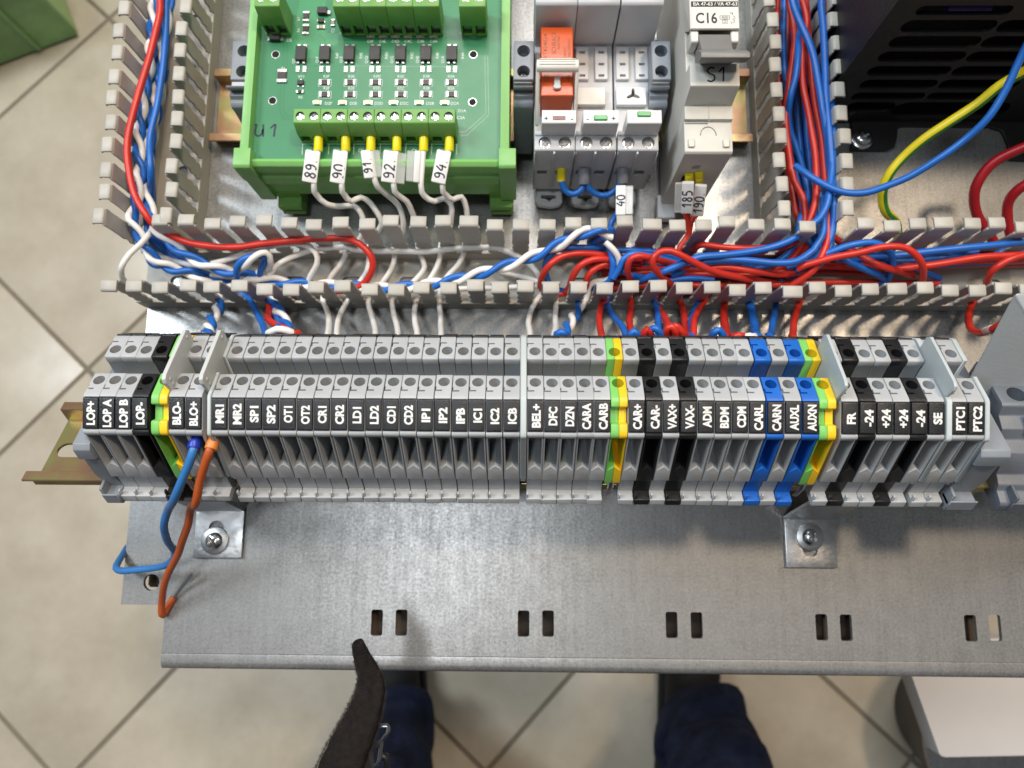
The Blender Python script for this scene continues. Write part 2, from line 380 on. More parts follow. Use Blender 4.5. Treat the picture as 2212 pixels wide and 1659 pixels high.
# ------------------------------------------------------------------ mounting plate
YB = P(1280, 1452, -4).y
def arc(cy, cz, r, a0, a1, n=16): return [(cy + r * math.cos(math.radians(a0 + (a1 - a0) * i / n)), cz + r * math.sin(math.radians(a0 + (a1 - a0) * i / n))) for i in range(n + 1)]
prof = [(330, 0), (YB + 6.4, 0), (YB + 6.1, -.09), (YB + 5.7, -.04), (YB + 3.3, -.09)] + arc(YB + 3.0, -3.1, 3.0, 90, 180) + [(YB, -24), (YB + 1.8, -24)] + arc(YB + 3.0, -3.1, 1.3, 180, 90) + [(330, -1.8)]
XL = -163.0; XN = P(351, 1380, 0).x; YN = P(300, 1306, 0).y
pm = mesh(MB().prism(prof, 'x', XN, 262)); tabm = mesh(MB().box(XL, XN + 20, YN, 330.5, -1.805, 0.0), bevel=0)
for v in tabm.vertices: v.co.z *= 1.0
plate_me = boolean(pm, tabm, 'UNION')
cut = MB()
def rrect(cx, cy, w, h, r, n=4):
    o = []
    for (sx, sy, a) in ((1, 1, 0), (-1, 1, 90), (-1, -1, 180), (1, -1, 270)):
        for i in range(n + 1):
            t_ = math.radians(a + 90 * i / n); o.append((cx + sx * (w / 2 - r) + r * math.cos(t_), cy + sy * (h / 2 - r) + r * math.sin(t_)))
    return o
for px, py in ((814, 1345), (867, 1345), (1131, 1347), (1184, 1347), (1451, 1350), (1505, 1351), (1775, 1355), (1828, 1356), (2097, 1357), (2150, 1357)):
    c = P(px, py, 0); cut.prism(rrect(c.x, c.y, 4.7, 10.2, 0.9), 'z', -6, 4)
hc = P(327, 1258, 0); cut.prism([(hc.x + 3.3 * math.cos(a * math.pi / 16), hc.y + 3.3 * math.sin(a * math.pi / 16)) for a in range(32)], 'z', -6, 4)
plate_me = boolean(plate_me, mesh(cut))
bm = bmesh.new(); bm.from_mesh(plate_me)
ed = [e for e in bm.edges if len(e.link_faces) == 2 and e.calc_face_angle(0) > 1.0 and max(v.co.z for v in e.verts) > -0.0005]
bmesh.ops.bevel(bm, geom=ed, offset=0.0004, segments=2, affect='EDGES', clamp_overlap=True); bm.to_mesh(plate_me); bm.free(); shade(plate_me, 9)
plate = tag(obj('mounting_plate', plate_me, M['galvanised']), 'galvanised steel mounting plate with paired slots along its folded lower edge', 'metal plate')
sm = MB(); x = P(1694, 700, 0).x; sm.box(x - .12, x + .12, P(1694, 725, 0).y - 8, 82.5, 0.004, 0.03)
for (a, b, py) in ((Xof(500, 250, 0), Xof(545, 250, 0), 252), (Xof(1590, 258, 0), Xof(1630, 258, 0), 258)): y = P(600, py, 0).y; sm.box(a, b, y - .12, y + .12, 0.004, 0.03)
obj('scribed_line', mesh(sm), M['seam'], plate)

for (ax, ay, bx_, by_) in ((728, 1252, 752, 1221), (688, 1310, 700, 1298), (1392, 1290, 1410, 1330), (930, 1402, 975, 1398), (1905, 1300, 1880, 1345), (1260, 1390, 1300, 1372), (2010, 1395, 2060, 1388), (560, 1372, 600, 1366), (1180, 690, 1215, 706), (1560, 1240, 1572, 1262)):
    p, q = P(ax, ay, 0), P(bx_, by_, 0); n = (q - p).normalized(); n = Vector((-n.y, n.x, 0)) * .055
    obj('scratch', mesh(MB().add([(*(v)[:2], .012) for v in (p, p * .5 + q * .5 + n, q, p * .5 + q * .5 - n)], [(0, 1, 2, 3)]), recalc=False), M['zinc_bright'], plate)
# ------------------------------------------------------------------ screws
def make_screw(R, hd):
    a = mesh(MB().lathe([(R * .3, -4), (R, 0), (R, .55), (R * .93, .8), (R * .74, .95), (R * .72, 1.1), (R * .68, hd * .75), (R * .5, hd * .95), (R * .2, hd)], (0, 0, 0), 32))
    c = MB(); k = R * .46; w = R * .10
    c.box(-k, k, -w, w, hd * .35, hd + 2); c2 = MB().box(-w, w, -k, k, hd * .34, hd + 2)
    a = boolean(a, mesh(c)); a = boolean(a, mesh(c2)); return a
SCREW = make_screw(4.6, 3.2)
def small_screw(R, depth=0.35):   # slotted or crossed clamp screw
    a = mesh(MB().lathe([(R, -1.5), (R, -.12), (R * .88, 0)], (0, 0, 0), 20)); w = R * .16
    return boolean(a, mesh(MB().box(-R * 1.2, R * 1.2, -w, w, -depth, 1)))
SLOT_SCREW = small_screw(1.55, .4)
def cross_screw(R):
    a = mesh(MB().lathe([(R, -1.5), (R, -.15), (R * .85, 0)], (0, 0, 0), 20)); w = R * .15
    a = boolean(a, mesh(MB().box(-R * .7, R * .7, -w, w, -.45, 1))); return boolean(a, mesh(MB().box(-w, w, -R * .7, R * .7, -.46, 1)))
CROSS_SCREW = cross_screw(1.75)

# ------------------------------------------------------------------ slotted cable ducts
DH = 36.0; PITCH = 10.05; DW = 22.0
def finger_mesh(wid=7.3):
    h = wid / 2
    pr = [(h * .70, 7.5), (h * .70, 9.0), (h * .98, 10.0), (h * 1.0, 11.6), (h * .84, 12.4), (h * .84, 14.4), (h * .98, 15.2), (h * .98, 16.8), (h * .84, 17.8), (h * .84, 20), (h * .98, 21), (h * .98, 23), (h * .93, 25), (h * .93, DH - 3.5), (h * .97, DH - 2.4), (h * .97, DH)]
    poly = pr + [(-a, b) for a, b in reversed(pr)]
    m = MB().prism(poly, 'y', -.5, .5)
    # hooked lip for the lid, rolled outward
    lw = h * .85
    lip = [(.5, DH - 1.2), (.3, DH + .7), (-.5, DH + 1.2), (-3.7, DH + 1.0), (-4.4, DH + .5), (-4.5, DH - .4), (-4.1, DH - .8), (-3.6, DH - .5), (-3.4, DH - .1), (-1.0, DH - .1), (-.5, DH - 1.2)]
    m.prism([(a, b) for a, b in lip], 'x', -lw, lw)
    return mesh(m, 'finger', bevel=.2, seg=1)
FINGER = finger_mesh()
FINGER_W = finger_mesh(8.6)
def duct_wall(parent, p0, p1, out, skip=(), wide=(), jitter=.2):
    """a wall of fingers from p0 to p1 (2D, mm); out is the outward 2D direction"""
    p0 = Vector(p0); p1 = Vector(p1); d = (p1 - p0); L = d.length; d.normalize(); out = Vector(out); n = int(round(L / PITCH))
    ang = math.atan2(-out.x, out.y) + math.pi     # finger mesh faces -y
    for i in range(n):
        if i in skip: continue
        c = p0 + d * (i + .5) * PITCH
        o = obj('finger', FINGER_W if i in wide else FINGER, M['duct_grey'], parent, loc=(c.x + d.x * random.uniform(-jitter, jitter), c.y + d.y * random.uniform(-jitter, jitter), random.uniform(-.2, .1)),
                rot=(random.uniform(-.03, .03), random.uniform(-.015, .015), ang + random.uniform(-.025, .025)))
    return d, n
def duct_base(name, label, x0, x1, y0, y1, sides):
    b = thing(name, label, 'cable duct', ((x0 + x1) / 2, (y0 + y1) / 2, 0), local=False)
    m = MB().box(x0, x1, y0, y1, 0.15, 1.3)
    for s_ in sides:
        if s_ == 'S': m.box(x0, x1, y0 - .6, y0 + .6, .1, 8.2)
        if s_ == 'N': m.box(x0, x1, y1 - .6, y1 + .6, .1, 8.2)
        if s_ == 'W': m.box(x0 - .6, x0 + .6, y0, y1, .1, 8.2)
        if s_ == 'E': m.box(x1 - .6, x1 + .6, y0, y1, .1, 8.2)
    bm_ = mesh(m, bevel=.15)
    c = MB()
    if (x1 - x0) > (y1 - y0):
        x = x0 + 15
        while x < x1 - 10: c.prism(rrect(x, (y0 + y1) / 2, 9, 4.5, 2.2), 'z', -1, 3); x += 25
    else:
        y = y0 + 12
        while y < y1 - 10: c.prism(rrect((x0 + x1) / 2, y, 4.5, 9, 2.2), 'z', -1, 3); y += 25
    obj('channel', boolean(bm_, mesh(c)), M['duct_grey'], b)
    return b
HY0 = P(1250, 665.5, 0).y; HY1 = HY0 + DW; HX0 = -164.0
d1 = duct_base('cable_duct', 'long horizontal grey slotted cable duct crossing the plate behind the terminals', HX0, 262, HY0, HY1, 'SN')
fx = P(239, 603, DH).x - PITCH / 2
duct_wall(d1, (fx, HY0), (262, HY0), (0, -1), wide=(26, 30, 35))
LX0, LX1 = -163.3, -141.2; RX0, RX1 = 102.4, 124.5
bx = P(347, 497, DH).x - PITCH / 2
nback = int((Xof(1700, 497, DH) + 3 - bx) / PITCH) + 1
duct_wall(d1, (bx, HY1), (bx + nback * PITCH, HY1), (0, 1), wide=(12, 19))
bx2 = P(1870, 487, DH).x - PITCH / 2
duct_wall(d1, (bx2, HY1), (262, HY1), (0, 1), wide=(3,))
d2 = duct_base('cable_duct', 'vertical grey slotted cable duct at the left edge of the plate, full of twisted wires', LX0, LX1, HY1 + .8, 300, 'WE')
duct_wall(d2, (LX0, P(240, 470, DH).y - 5), (LX0, 296), (-1, 0))
duct_wall(d2, (LX1, P(332, 465, DH).y - 5), (LX1, 296), (1, 0))
d3 = duct_base('cable_duct', 'vertical grey slotted cable duct between the breaker and the black vented box', RX0, RX1, HY1 + .8, 300, 'WE')
duct_wall(d3, (RX0, P(1714, 452, DH).y - 5), (RX0, 296), (-1, 0))
duct_wall(d3, (RX1, P(1824, 452, DH).y - 5), (RX1, 296), (1, 0))

# ------------------------------------------------------------------ DIN rails
def rail_poly(w=35.0, hgt=7.5, t=1.0):
    h = w / 2
    top = [(-h, hgt), (-13.5, hgt), (-13.5, t), (13.5, t), (13.5, hgt), (h, hgt), (h, hgt - t), (14.5, hgt - t), (14.5, 0), (-14.5, 0), (-14.5, hgt - t), (-h, hgt - t)]
    return top
def rail_mesh(x0, x1, first):
    a = mesh(MB().prism(rail_poly(), 'x', x0, x1), bevel=.3); c = MB(); x = first
    while x < x1: c.prism(rrect(x, 0, 15, 6.2, 3.0, 6), 'z', -2, 3); x += 25
    return boolean(a, mesh(c))
lo = loc_term(16.85, -43.0)
rail = tag(obj('mounting_rail', rail_mesh(-170, 262, -160.5), M['yellow_zinc'], loc=(0, lo.y, lo.z), rot=(-TILT, 0, 0)), 'yellow zinc plated top hat rail tilted under the terminal row', 'din rail')
RY = (P(1610, 320, 2).y + 17.5)
UR = tag(obj('mounting_rail', rail_mesh(LX1 + 2.5, RX0 - 2, -120), M['yellow_zinc'], loc=(0, RY, 0.3)), 'yellow zinc plated rail flat on the plate behind the green board and breaker', 'din rail')

# ------------------------------------------------------------------ angled rail brackets
def bracket(label, x0, x1, ytop, ybot, spx, spy, slot_up, rx0, rx1):
    t = thing('rail_bracket', label, 'bracket', ((x0 + x1) / 2, (ytop + ybot) / 2, 0))
    lo0 = loc_term(1.5, -43.6); lo1 = loc_term(31, -43.6)
    c = P(spx, spy, 3); c = Vector((c.x, c.y, 0))
    a = mesh(MB().box(x0, x1, ybot, ytop + 2, 0.12, 2.0), bevel=.5, seg=2)
    a = boolean(a, mesh(MB().prism(rrect(c.x, c.y + (2.6 if slot_up else -2.6), 6.2, 11, 3.0, 6), 'z', -1, 4)))
    f = obj('foot', a, M['zinc_bright'], t)
    m = MB(); e = 1.8
    m.hexa([(x0, ytop, .2), (x1, ytop, .2), (x1, ytop + e, .2), (x0, ytop + e, .2)], [(x0, lo0.y + 1, lo0.z - 1.0), (x1, lo0.y + 1, lo0.z - 1.0), (x1, lo0.y + 1 + e, lo0.z - 1.8), (x0, lo0.y + 1 + e, lo0.z - 1.8)])
    obj('upright', mesh(m, bevel=.3), M['zinc_bright'], t)
    m = MB(); n0 = loc_term(-2.0, -46.5); n1 = loc_term(31, -46.5)
    m.hexa([(rx0, n0.y, n0.z), (rx1, n0.y, n0.z), (rx1, n1.y, n1.z), (rx0, n1.y, n1.z)], [(rx0, lo0.y - 3, lo0.z + 1.6), (rx1, lo0.y - 3, lo0.z + 1.6), (rx1, lo1.y, lo1.z), (rx0, lo1.y, lo1.z)])
    obj('cradle', mesh(m, bevel=1.0, seg=2), M['steel_dull'], t)
    m = MB()                                    # rear leg of the cradle
    m.hexa([(x0 + 1, n1.y - 2, 0.2), (x1 - 1, n1.y - 2, .2), (x1 - 1, n1.y, .2), (x0 + 1, n1.y, .2)], [(x0 + 1, n1.y - 2, n1.z + .8), (x1 - 1, n1.y - 2, n1.z + .8), (x1 - 1, n1.y, n1.z + .2), (x0 + 1, n1.y, n1.z + .2)])
    obj('rear_leg', mesh(m, bevel=.3), M['zinc_bright'], t)
    s = obj('screw', SCREW, M['steel'], t, loc=(c.x, c.y, 2.0), rot=(0, 0, random.uniform(0.4, 1.1)))
    w = obj('washer', mesh(MB().lathe([(2.5, 0), (5.6, 0), (5.6, .8), (5.2, 1.0)], (c.x, c.y, 2.0), 28)), M['zinc_bright'], t)
    return t
yb = P(470, 1206, 2)
bracket('bright zinc angled bracket under the left end of the terminal row', P(419, 1160, 2).x, P(524, 1160, 2).x, P(470, 1106, 2).y, yb.y, 463, 1168, True, P(310, 1095, 34).x, P(522, 1095, 34).x)
bracket('bright zinc angled bracket under the right part of the terminal row', P(1697, 1180, 2).x, P(1807, 1180, 2).x, P(1752, 1125, 2).y, P(1752, 1227, 2).y, 1751, 1160, False, P(1715, 1105, 34).x, P(1915, 1105, 34).x)
# ------------------------------------------------------------------ terminal blocks (local frame: x across, y = s, z = n)
CS = 16.85; TW = 2.47; RD = 0.0
def mirror(poly): return poly + [(2 * CS - a, b) for a, b in reversed(poly)]
TA = math.atan2(.665, .746)            # the marker face slopes forward at this angle
def tp(t, u=0.0): return (t * .746 - u * .665, t * .665 + u * .746)
PROF = [(CS, -15), (13.3, -14.2), (13.25, .9), (13.45, 1.0), (13.45, 3.2), (13.0, 3.6), (4.6, 3.6), (4.2, 3.45), tp(4.95), tp(4.95, -.7), tp(-4.95, -.7), tp(-4.95), (-4.2, -3.7), (-4.4, -4.2), (-4.4, -4.9), (-4.0, -5.2), (-5.6, -25.6), (-5.2, -26.0),
        (-3.6, -26.2), (-3.6, -34.5), (-7.0, -34.5), (-7.2, -34.8), (-7.2, -37.3), (0, -37.3), (0, -36.6), (CS, -36.6)]
def full(poly, drop=0.0):            # first and last points on the mirror axis; the rear marker seat lies a little lower
    q = []
    for a, b in reversed(poly[1:-1]):
        if drop and a < 6.2 and b > -4: b -= drop
        q.append((2 * CS - a, b))
    return poly + q
def term_mesh():
    a = mesh(MB().prism(full(PROF, RD), 'x', -TW, TW), bevel=.22, seg=1)
    c = MB()
    for s_ in (10.2, 23.5): c.lathe([(.15, -3.6), (1.2, -2.2), (1.78, -1.6), (1.78, 6)], (0, s_, 0), 22)
    a = boolean(a, mesh(c))
    c = MB()
    for s_, d in ((6.75, 1), (26.95, -1)):
        c.box(-TW - 1, -.35, s_ - .28, s_ + .28, 2.5, 6)
    a = boolean(a, mesh(c)); c = MB()
    for s_, d in ((6.75, 1), (26.95, -1)): c.box(-TW - 1, -TW + .34, min(s_, s_ + d * 1.6), max(s_, s_ + d * 1.6), 2.55, 6.1)
    a = boolean(a, mesh(c))
    i = TW - .42
    for d in (1, -1):
        f = (lambda q: q) if d == 1 else (lambda q: 2 * CS - q)
        c = MB()
        fr = [(-i, -5.7), (i, -5.7), (i, -20.8), (0, -18.9), (-i, -20.8)]; bk = [(-1.95, -5.9), (1.95, -5.9), (1.95, -21.8), (0, -20.4), (-1.95, -21.8)]
        rings = [[(x, f(-9), n) for x, n in fr], [(x, f(-5.2), n) for x, n in fr], [(x, f(6.5), n) for x, n in bk]]
        v = sum(rings, []); fc = [tuple(range(5)), tuple(range(14, 9, -1))] + [(r * 5 + k, r * 5 + (k + 1) % 5, r * 5 + 5 + (k + 1) % 5, r * 5 + 5 + k) for r in range(2) for k in range(5)]
        c.add(v, fc); a = boolean(a, mesh(c))
    r = MB()                         # little fins above the foot
    for s0 in (-7.0,): pass
    b = mesh(MB().box(-TW + .02, -TW + .62, -6.9, -5.7, -35, -32.2), bevel=.12)
    a = boolean(a, b, 'UNION')
    return a
TERM = term_mesh()
# protective-earth block: deep marker seat, short foot, two colours split down the middle
PEP = [(CS, -15), (13.3, -14.2), (13.3, 3.2), (13.0, 3.6), (4.8, 3.6), tp(5.1), tp(3.0, .1), tp(2.6, -.4), tp(2.4, -2.4), tp(-1.9, -2.4), tp(-2.2, -.3), tp(-2.6, .1), tp(-4.9, .1), (-4.3, -3.9), (-4.5, -5.0), (-4.0, -5.3), (-5.6, -25.6), (-5.4, -27.4), (-4.7, -27.4), (-4.4, -26), (0, -26), (0, -27), (CS, -27)]
def pe_half(x0, x1):
    a = mesh(MB().prism(full(PEP, RD), 'x', x0, x1), bevel=.18)
    c = MB()
    for s_ in (10.2, 23.5): c.lathe([(.15, -3.6), (1.2, -2.2), (1.85, -1.6), (1.85, 6)], (0, s_, 0), 22)
    a = boolean(a, mesh(c)); c = MB(); i = 2.1
    for d in (1, -1):
        f = (lambda q: q) if d == 1 else (lambda q: 2 * CS - q)
        c = MB(); fr = [(-i, -5.7), (i, -5.7), (i, -20.8), (0, -18.9), (-i, -20.8)]; bk = [(-1.95, -5.9), (1.95, -5.9), (1.95, -21.8), (0, -20.4), (-1.95, -21.8)]
        v = [(x, f(-9), n) for x, n in fr] + [(x, f(-5.2), n) for x, n in fr] + [(x, f(6.5), n) for x, n in bk]
        c.add(v, [tuple(range(5)), tuple(range(14, 9, -1))] + [(r * 5 + k, r * 5 + (k + 1) % 5, r * 5 + 5 + (k + 1) % 5, r * 5 + 5 + k) for r in range(2) for k in range(5)])
        a = boolean(a, mesh(c))
    return a
PE_G = pe_half(-2.5, -.03); PE_Y = pe_half(.03, 2.5)
foot = MB().tube(catmull([(0, -1, -24), (0, -3.8, -27), (0, -4.4, -31), (-.4, -3.4, -36.5)], 1.5), [(1.0, .45)] * 40, 8, flat=(1, 0, 0))
foot.box(-1.2, 1.2, 0, 2 * CS, -37, -25.8)
PE_FOOT = mesh(foot)
MARK = mesh(MB().prism([(-4.75, -.9), (-4.75, .25), (-4.5, .5), (4.5, .5), (4.75, .25), (4.75, -.9)], 'x', -2.28, 2.28), bevel=.25, seg=2)
CWID = {'1': 1.5, 'I': 1.0, 'M': 2.9, ' ': 1.0, '+': 1.9, '-': 1.3, 'L': 2.0, 'E': 2.1, 'T': 2.1, 'S': 2.2, 'P': 2.2, 'F': 2.0}
def marker_text(s):
    m = MB(); w = sum(CWID.get(c, 2.35) for c in s) + .35 * (len(s) - 1); w = min(w * .755, 8.5)
    text(m, s, 2.35, lambda a, b: (-b + .25, a, .515), w=w, bold=.042)
    return mesh(m)
GREY, BLK, BLU, PE = 'term_grey', 'term_black', 'term_blue', 'pe'
ROW = [('LOP+', -130.4, GREY), ('LOP A', -125.4, GREY), ('LOP B', -120.4, GREY), ('LOP-', -115.4, BLK), ('', -109.6, PE), ('BLO-', -104.2, GREY), ('BLO+', -99.1, GREY)]
names = ['MR1', 'MR2', 'SP1', 'SP2', 'OT1', 'OT2', 'CR1', 'CR2', 'LD1', 'LD2', 'CD1', 'CD2', 'IP1', 'IP2', 'IPB', 'IC1', 'IC2', 'ICB']
for i, n_ in enumerate(names): ROW.append((n_, -91.2 + (88.1 / 17) * i, GREY))
for n_, x, m_ in (('BEL+', 4.1, GREY), ('DFC', 9.15, GREY), ('DZN', 14.2, GREY), ('CARA', 19.2, GREY), ('CARB', 24.2, GREY), ('', 29.3, PE), ('CAR+', 34.45, GREY), ('CAR-', 39.6, BLK), ('VAX+', 44.8, GREY), ('VAX-', 50.0, BLK),
                  ('ADM', 55.15, GREY), ('BDM', 60.25, GREY), ('CDM', 65.4, GREY), ('CARL', 70.5, GREY), ('CARN', 75.8, BLU), ('AUXL', 81.05, GREY), ('AUXN', 86.3, BLU), ('', 91.5, PE),
                  ('FR', 98.0, GREY), ('-24', 103.15, BLK), ('+24', 108.25, GREY), ('+24', 113.35, GREY), ('-24', 118.45, BLK), ('SE', 123.55, GREY), ('PTC1', 130.2, GREY), ('PTC2', 135.3, GREY)): ROW.append((n_, x, m_))
XOFF = {}
prev = None; cnt = {}
COLN = {GREY: 'grey', BLK: 'black', BLU: 'blue'}
for i, (n_, x, m_) in enumerate(ROW):
    b0 = loc_term(random.uniform(-.08, .08), random.uniform(-.10, .06), x + random.uniform(-.05, .05))
    if m_ == PE:
        nb = [r for r in (ROW[i - 1][0],)][0]
        lab = 'green and yellow earth terminal block without a marker, right of the block marked ' + nb
    else:
        cnt[n_] = cnt.get(n_, 0) + 1
        lab = '%s terminal block with black marker reading %s' % (COLN[m_], n_)
        if n_ in ('+24', '-24'): lab = '%s terminal block with marker reading %s, the %s of the two' % (COLN[m_], n_, 'left' if cnt[n_] == 1 else 'right')
    t = thing('terminal_block', lab, 'terminal block', b0, 'terminal blocks on the tilted rail', rotx=-TILT + random.uniform(-.006, .006), rotz=random.uniform(-.004, .004), local=True)
    if m_ == PE:
        obj('green_half', PE_G, M['term_green'], t); obj('yellow_half', PE_Y, M['term_yellow'], t); obj('metal_foot', PE_FOOT, M['steel_dull'], t)
        obj('rear_marker', MARK, M['marker_black'], t, loc=(0, 2 * CS, 0), rot=(-TA, 0, 0))
        continue
    obj('body', TERM, M[m_], t)
    mk = obj('marker', MARK, M['marker_black'], t, loc=(random.uniform(-.05, .05), random.uniform(-.05, .05), 0), rot=(TA, 0, random.uniform(-.008, .008)))
    obj('lettering', marker_text(n_), M['print_white'], mk)
    obj('rear_marker', MARK, M['marker_black'], t, loc=(0, 2 * CS, 0), rot=(-TA, 0, 0))
# ------------------------------------------------------------------ partition fins and end plates
def fin(x, label, m_, th=1.3, h=9.4, s0=6.0, s1=27.4, dots=True):
    t = thing('partition_plate', label, 'partition plate', loc_term(0, 0, x), 'plastic partition plates', rotx=-TILT, local=True)
    poly = [(s0 + .4, 2.6), (s0 - 1.0, h - 1.6), (s0 - .6, h), (s0 + 1.0, h + .6), (s1 - 1.5, h + .6), (s1, h - 1.0), (s1, 2.6), (s1 - 2, -12), (s0 + 3, -12)]
    obj('plate', mesh(MB().prism(poly, 'x', -th / 2, th / 2), bevel=.3, seg=2), M[m_], t)
    if dots:
        d = MB()
        for s_, n_ in ((s0 + 1.6, h - 2.2), (s1 - 2.6, h - 1.4), (s0 + 1.8, h - 4.4)): d.lathe([(.7, 0), (.55, .3)], (th / 2, s_, n_), 12, axis=(1, 0, 0)); 
        obj('boss', mesh(d), M[m_], t)
    return t
fin(-106.75, 'tall beige grey partition fin between the first earth block and BLO-', 'fin_grey')
fin(-95.6, 'tall beige grey partition fin between the blocks BLO+ and MR1', 'fin_grey')
fin(94.75, 'tall pale translucent partition fin between the earth block and FR', 'fin_pale', th=1.1, h=10.2, s0=4.4, s1=26, dots=False)
fin(127.0, 'tall pale grey partition fin between the blocks SE and PTC1', 'fin_pale', th=1.1, h=9.4, s0=5.0, s1=26, dots=False)
EPP = [(CS, -12), (13.6, -11), (13.6, 4.0), (4.4, 4.0), tp(5, .45), tp(-5, .45), (-4.9, -3.9), (-4.9, -5.2), (-4.3, -5.5), (-5.9, -25), (-3.4, -26), (-3.4, -30), (CS, -30)]
def end_plate(x, label, th=1.4, pe=EPP, m_='fin_pale'):
    t = obj('end_plate', mesh(MB().prism(full(pe, RD), 'x', -th / 2, th / 2), bevel=.25), M[m_], loc=loc_term(0, 0, x), rot=(-TILT, 0, 0))
    return tag(t, label, 'end plate', 'thin plastic end plates')
end_plate(-94.35, 'thin pale end plate just left of the block MR1', 1.2)
e = end_plate(.55, 'pale end plate closing the block ICB, next to BEL+', 1.9, [(CS, 4.0)] + EPP[3:])
end_plate(126.45 + .9, 'thin pale end plate just left of the block PTC1', 1.7)
end_plate(138.6, 'pale end plate closing the block PTC2 at the right end', 1.4)
# ------------------------------------------------------------------ end brackets
def end_bracket(x0, x1, label, flip):
    t = thing('end_bracket', label, 'end bracket', loc_term(0, 0, (x0 + x1) / 2), 'end brackets of the terminal row', rotx=-TILT, local=True)
    w = (x1 - x0) / 2
    pr = [(4, -9.5), (-4.5, -9.5), (-6.0, -11), (-6.2, -15.5), (-4.6, -16.5), (-4.8, -26), (-3.0, -34.5), (-7.2, -34.2), (-7.6, -34.6), (-7.6, -38.4), (-7.0, -38.8), (0, -38.8), (0, -37), (2 * CS, -37), (2 * CS + 5, -37), (2 * CS + 5, -12), (2 * CS, -9.5)]
    obj('body', mesh(MB().prism(pr, 'x', -w, w), bevel=.4, seg=2), M['bracket_grey'], t)
    k = -1 if flip else 1
    obj('side_rib', mesh(MB().box(-k * w - .9 if k == 1 else w, -k * w if k == 1 else w + .9, -2, 2 * CS, -36, -14), bevel=.3), M['bracket_grey'], t)
    obj('foot_lip', mesh(MB().box(-w, -w + 1.0, -7.4, -3, -36, -30.5).box(-w, w, -7.9, -7.2, -38, -33.2), bevel=.25), M['bracket_grey'], t)
    return t
end_bracket(-138.6, -133.2, 'grey end bracket clamped at the left end of the terminal row', False)
end_bracket(139.5, 148.5, 'grey end bracket clamped at the right end of the terminal row', True)
# ------------------------------------------------------------------ larger block and cover further right
X0 = 156.0
t = thing('clamp_block', 'dark grey two hole clamp block on the rail at the right edge', 'terminal block', loc_term(0, 0, X0), rotx=-TILT, local=True)
pr = [(34, -12), (16.8, -12), (15.6, -12.6), (14.6, -16), (10, -17.5), (8.6, -21), (4.0, -22.5), (1.6, -26), (.8, -29.5), (-2.6, -31), (-3.4, -33), (-7.4, -34), (-8.0, -35.0), (-8.0, -38.2), (-7, -38.6), (0, -38.6), (36, -38), (36, -13)]
a = mesh(MB().prism(pr, 'x', 0, 20), bevel=.45, seg=2)
c = MB()
for s_, x_ in ((28.6, 6.6), (20.3, 6.3)): c.lathe([(.3, -5), (3.0, -3.4), (3.0, 8)], (x_, s_, -14.5), 28)
a = boolean(a, mesh(c)); a = boolean(a, mesh(MB().box(-2, 1.0, 26.4, 33, -24, -13.6))); a = boolean(a, mesh(MB().box(-2, 1.0, 18, 25, -26, -13.6))); a = boolean(a, mesh(MB().box(9, 25, 5, 16.5, -19.5, -13.4)))
obj('body', a, M['term_dark'], t)
for k in range(4): obj('rib', mesh(MB().box(-.9, .2, 2.5 + k * 2.6, 4.0 + k * 2.6, -31 + k * 1.1, -25.5 + k * 1.2), bevel=.15), M['term_dark'], t)
obj('grip', mesh(MB().prism([(13.5, -13.2), (9.4, -14.6), (8.2, -17.6), (9.0, -19.6), (13, -18.6)], 'x', 7.5, 20), bevel=.4), M['term_dark'], t)
obj('foot_lip', mesh(MB().box(3.2, 20, -8.6, -7.9, -37.8, -33.0), bevel=.2), M['term_dark'], t); obj('foot_lip', mesh(MB().box(3.2, 4.1, -8.4, -3, -36, -30), bevel=.2), M['term_dark'], t)
# tall pale cover: a sloped shield
t2 = thing('terminal_cover', 'large pale grey plastic cover standing at the right edge beyond the terminals', 'cover', (185, 60, 40))
b0 = P(2068, 830, 62); b1 = P(2190, 640, 84)
cv = MB()
A = [P(2064, 872, 58), P(2188, 640, 96), P(2197, 632, 96.5), P(2340, 640, 96), P(2340, 872, 58)]
cv.hexa(A, [p + Vector((9, 2, -14)) for p in A])
obj('shield', mesh(cv, bevel=1.0, seg=2), M['cover_grey'], t2)
C_ = [P(2330, 640, 90), P(2330, 860, 55)]
obj('mount', mesh(MB().box(206, 240, loc_term(20, -30).y - 16, loc_term(20, -30).y + 16, 42, 66), bevel=.8), M['cover_grey'], t2)
# ------------------------------------------------------------------ green interface board
def F_(zx, zy): return (497.8 + .3 * zx, .3 * zy)
def G_(zx, zy): return (1050.9 + .3 * zx, .3 * zy)
ZB = 40.0
def FP(zx, zy, z=ZB): return P(*F_(zx, zy), z)
def GP(zx, zy, z): return P(*G_(zx, zy), z)
bl = FP(100, 1105, 44); yF = bl.y; xL0 = P(517, 332, 44).x; xL1 = P(536, 332, 44).x; xR0 = P(1080, 332, 44).x; xR1 = P(1099.5, 332, 44).x
zb = PY(800, 404, yF).z
brd = thing('interface_board', 'green circuit board module with screw terminals in a green rail carrier', 'circuit board', ((xL0 + xR1) / 2, yF + 40, 2), None)
yT = 290.0
obj('pcb', mesh(MB().box(xL1 - .5, xR0 + .5, yF - .4, yT, ZB - 1.6, ZB)), M['pcb_green'], brd)
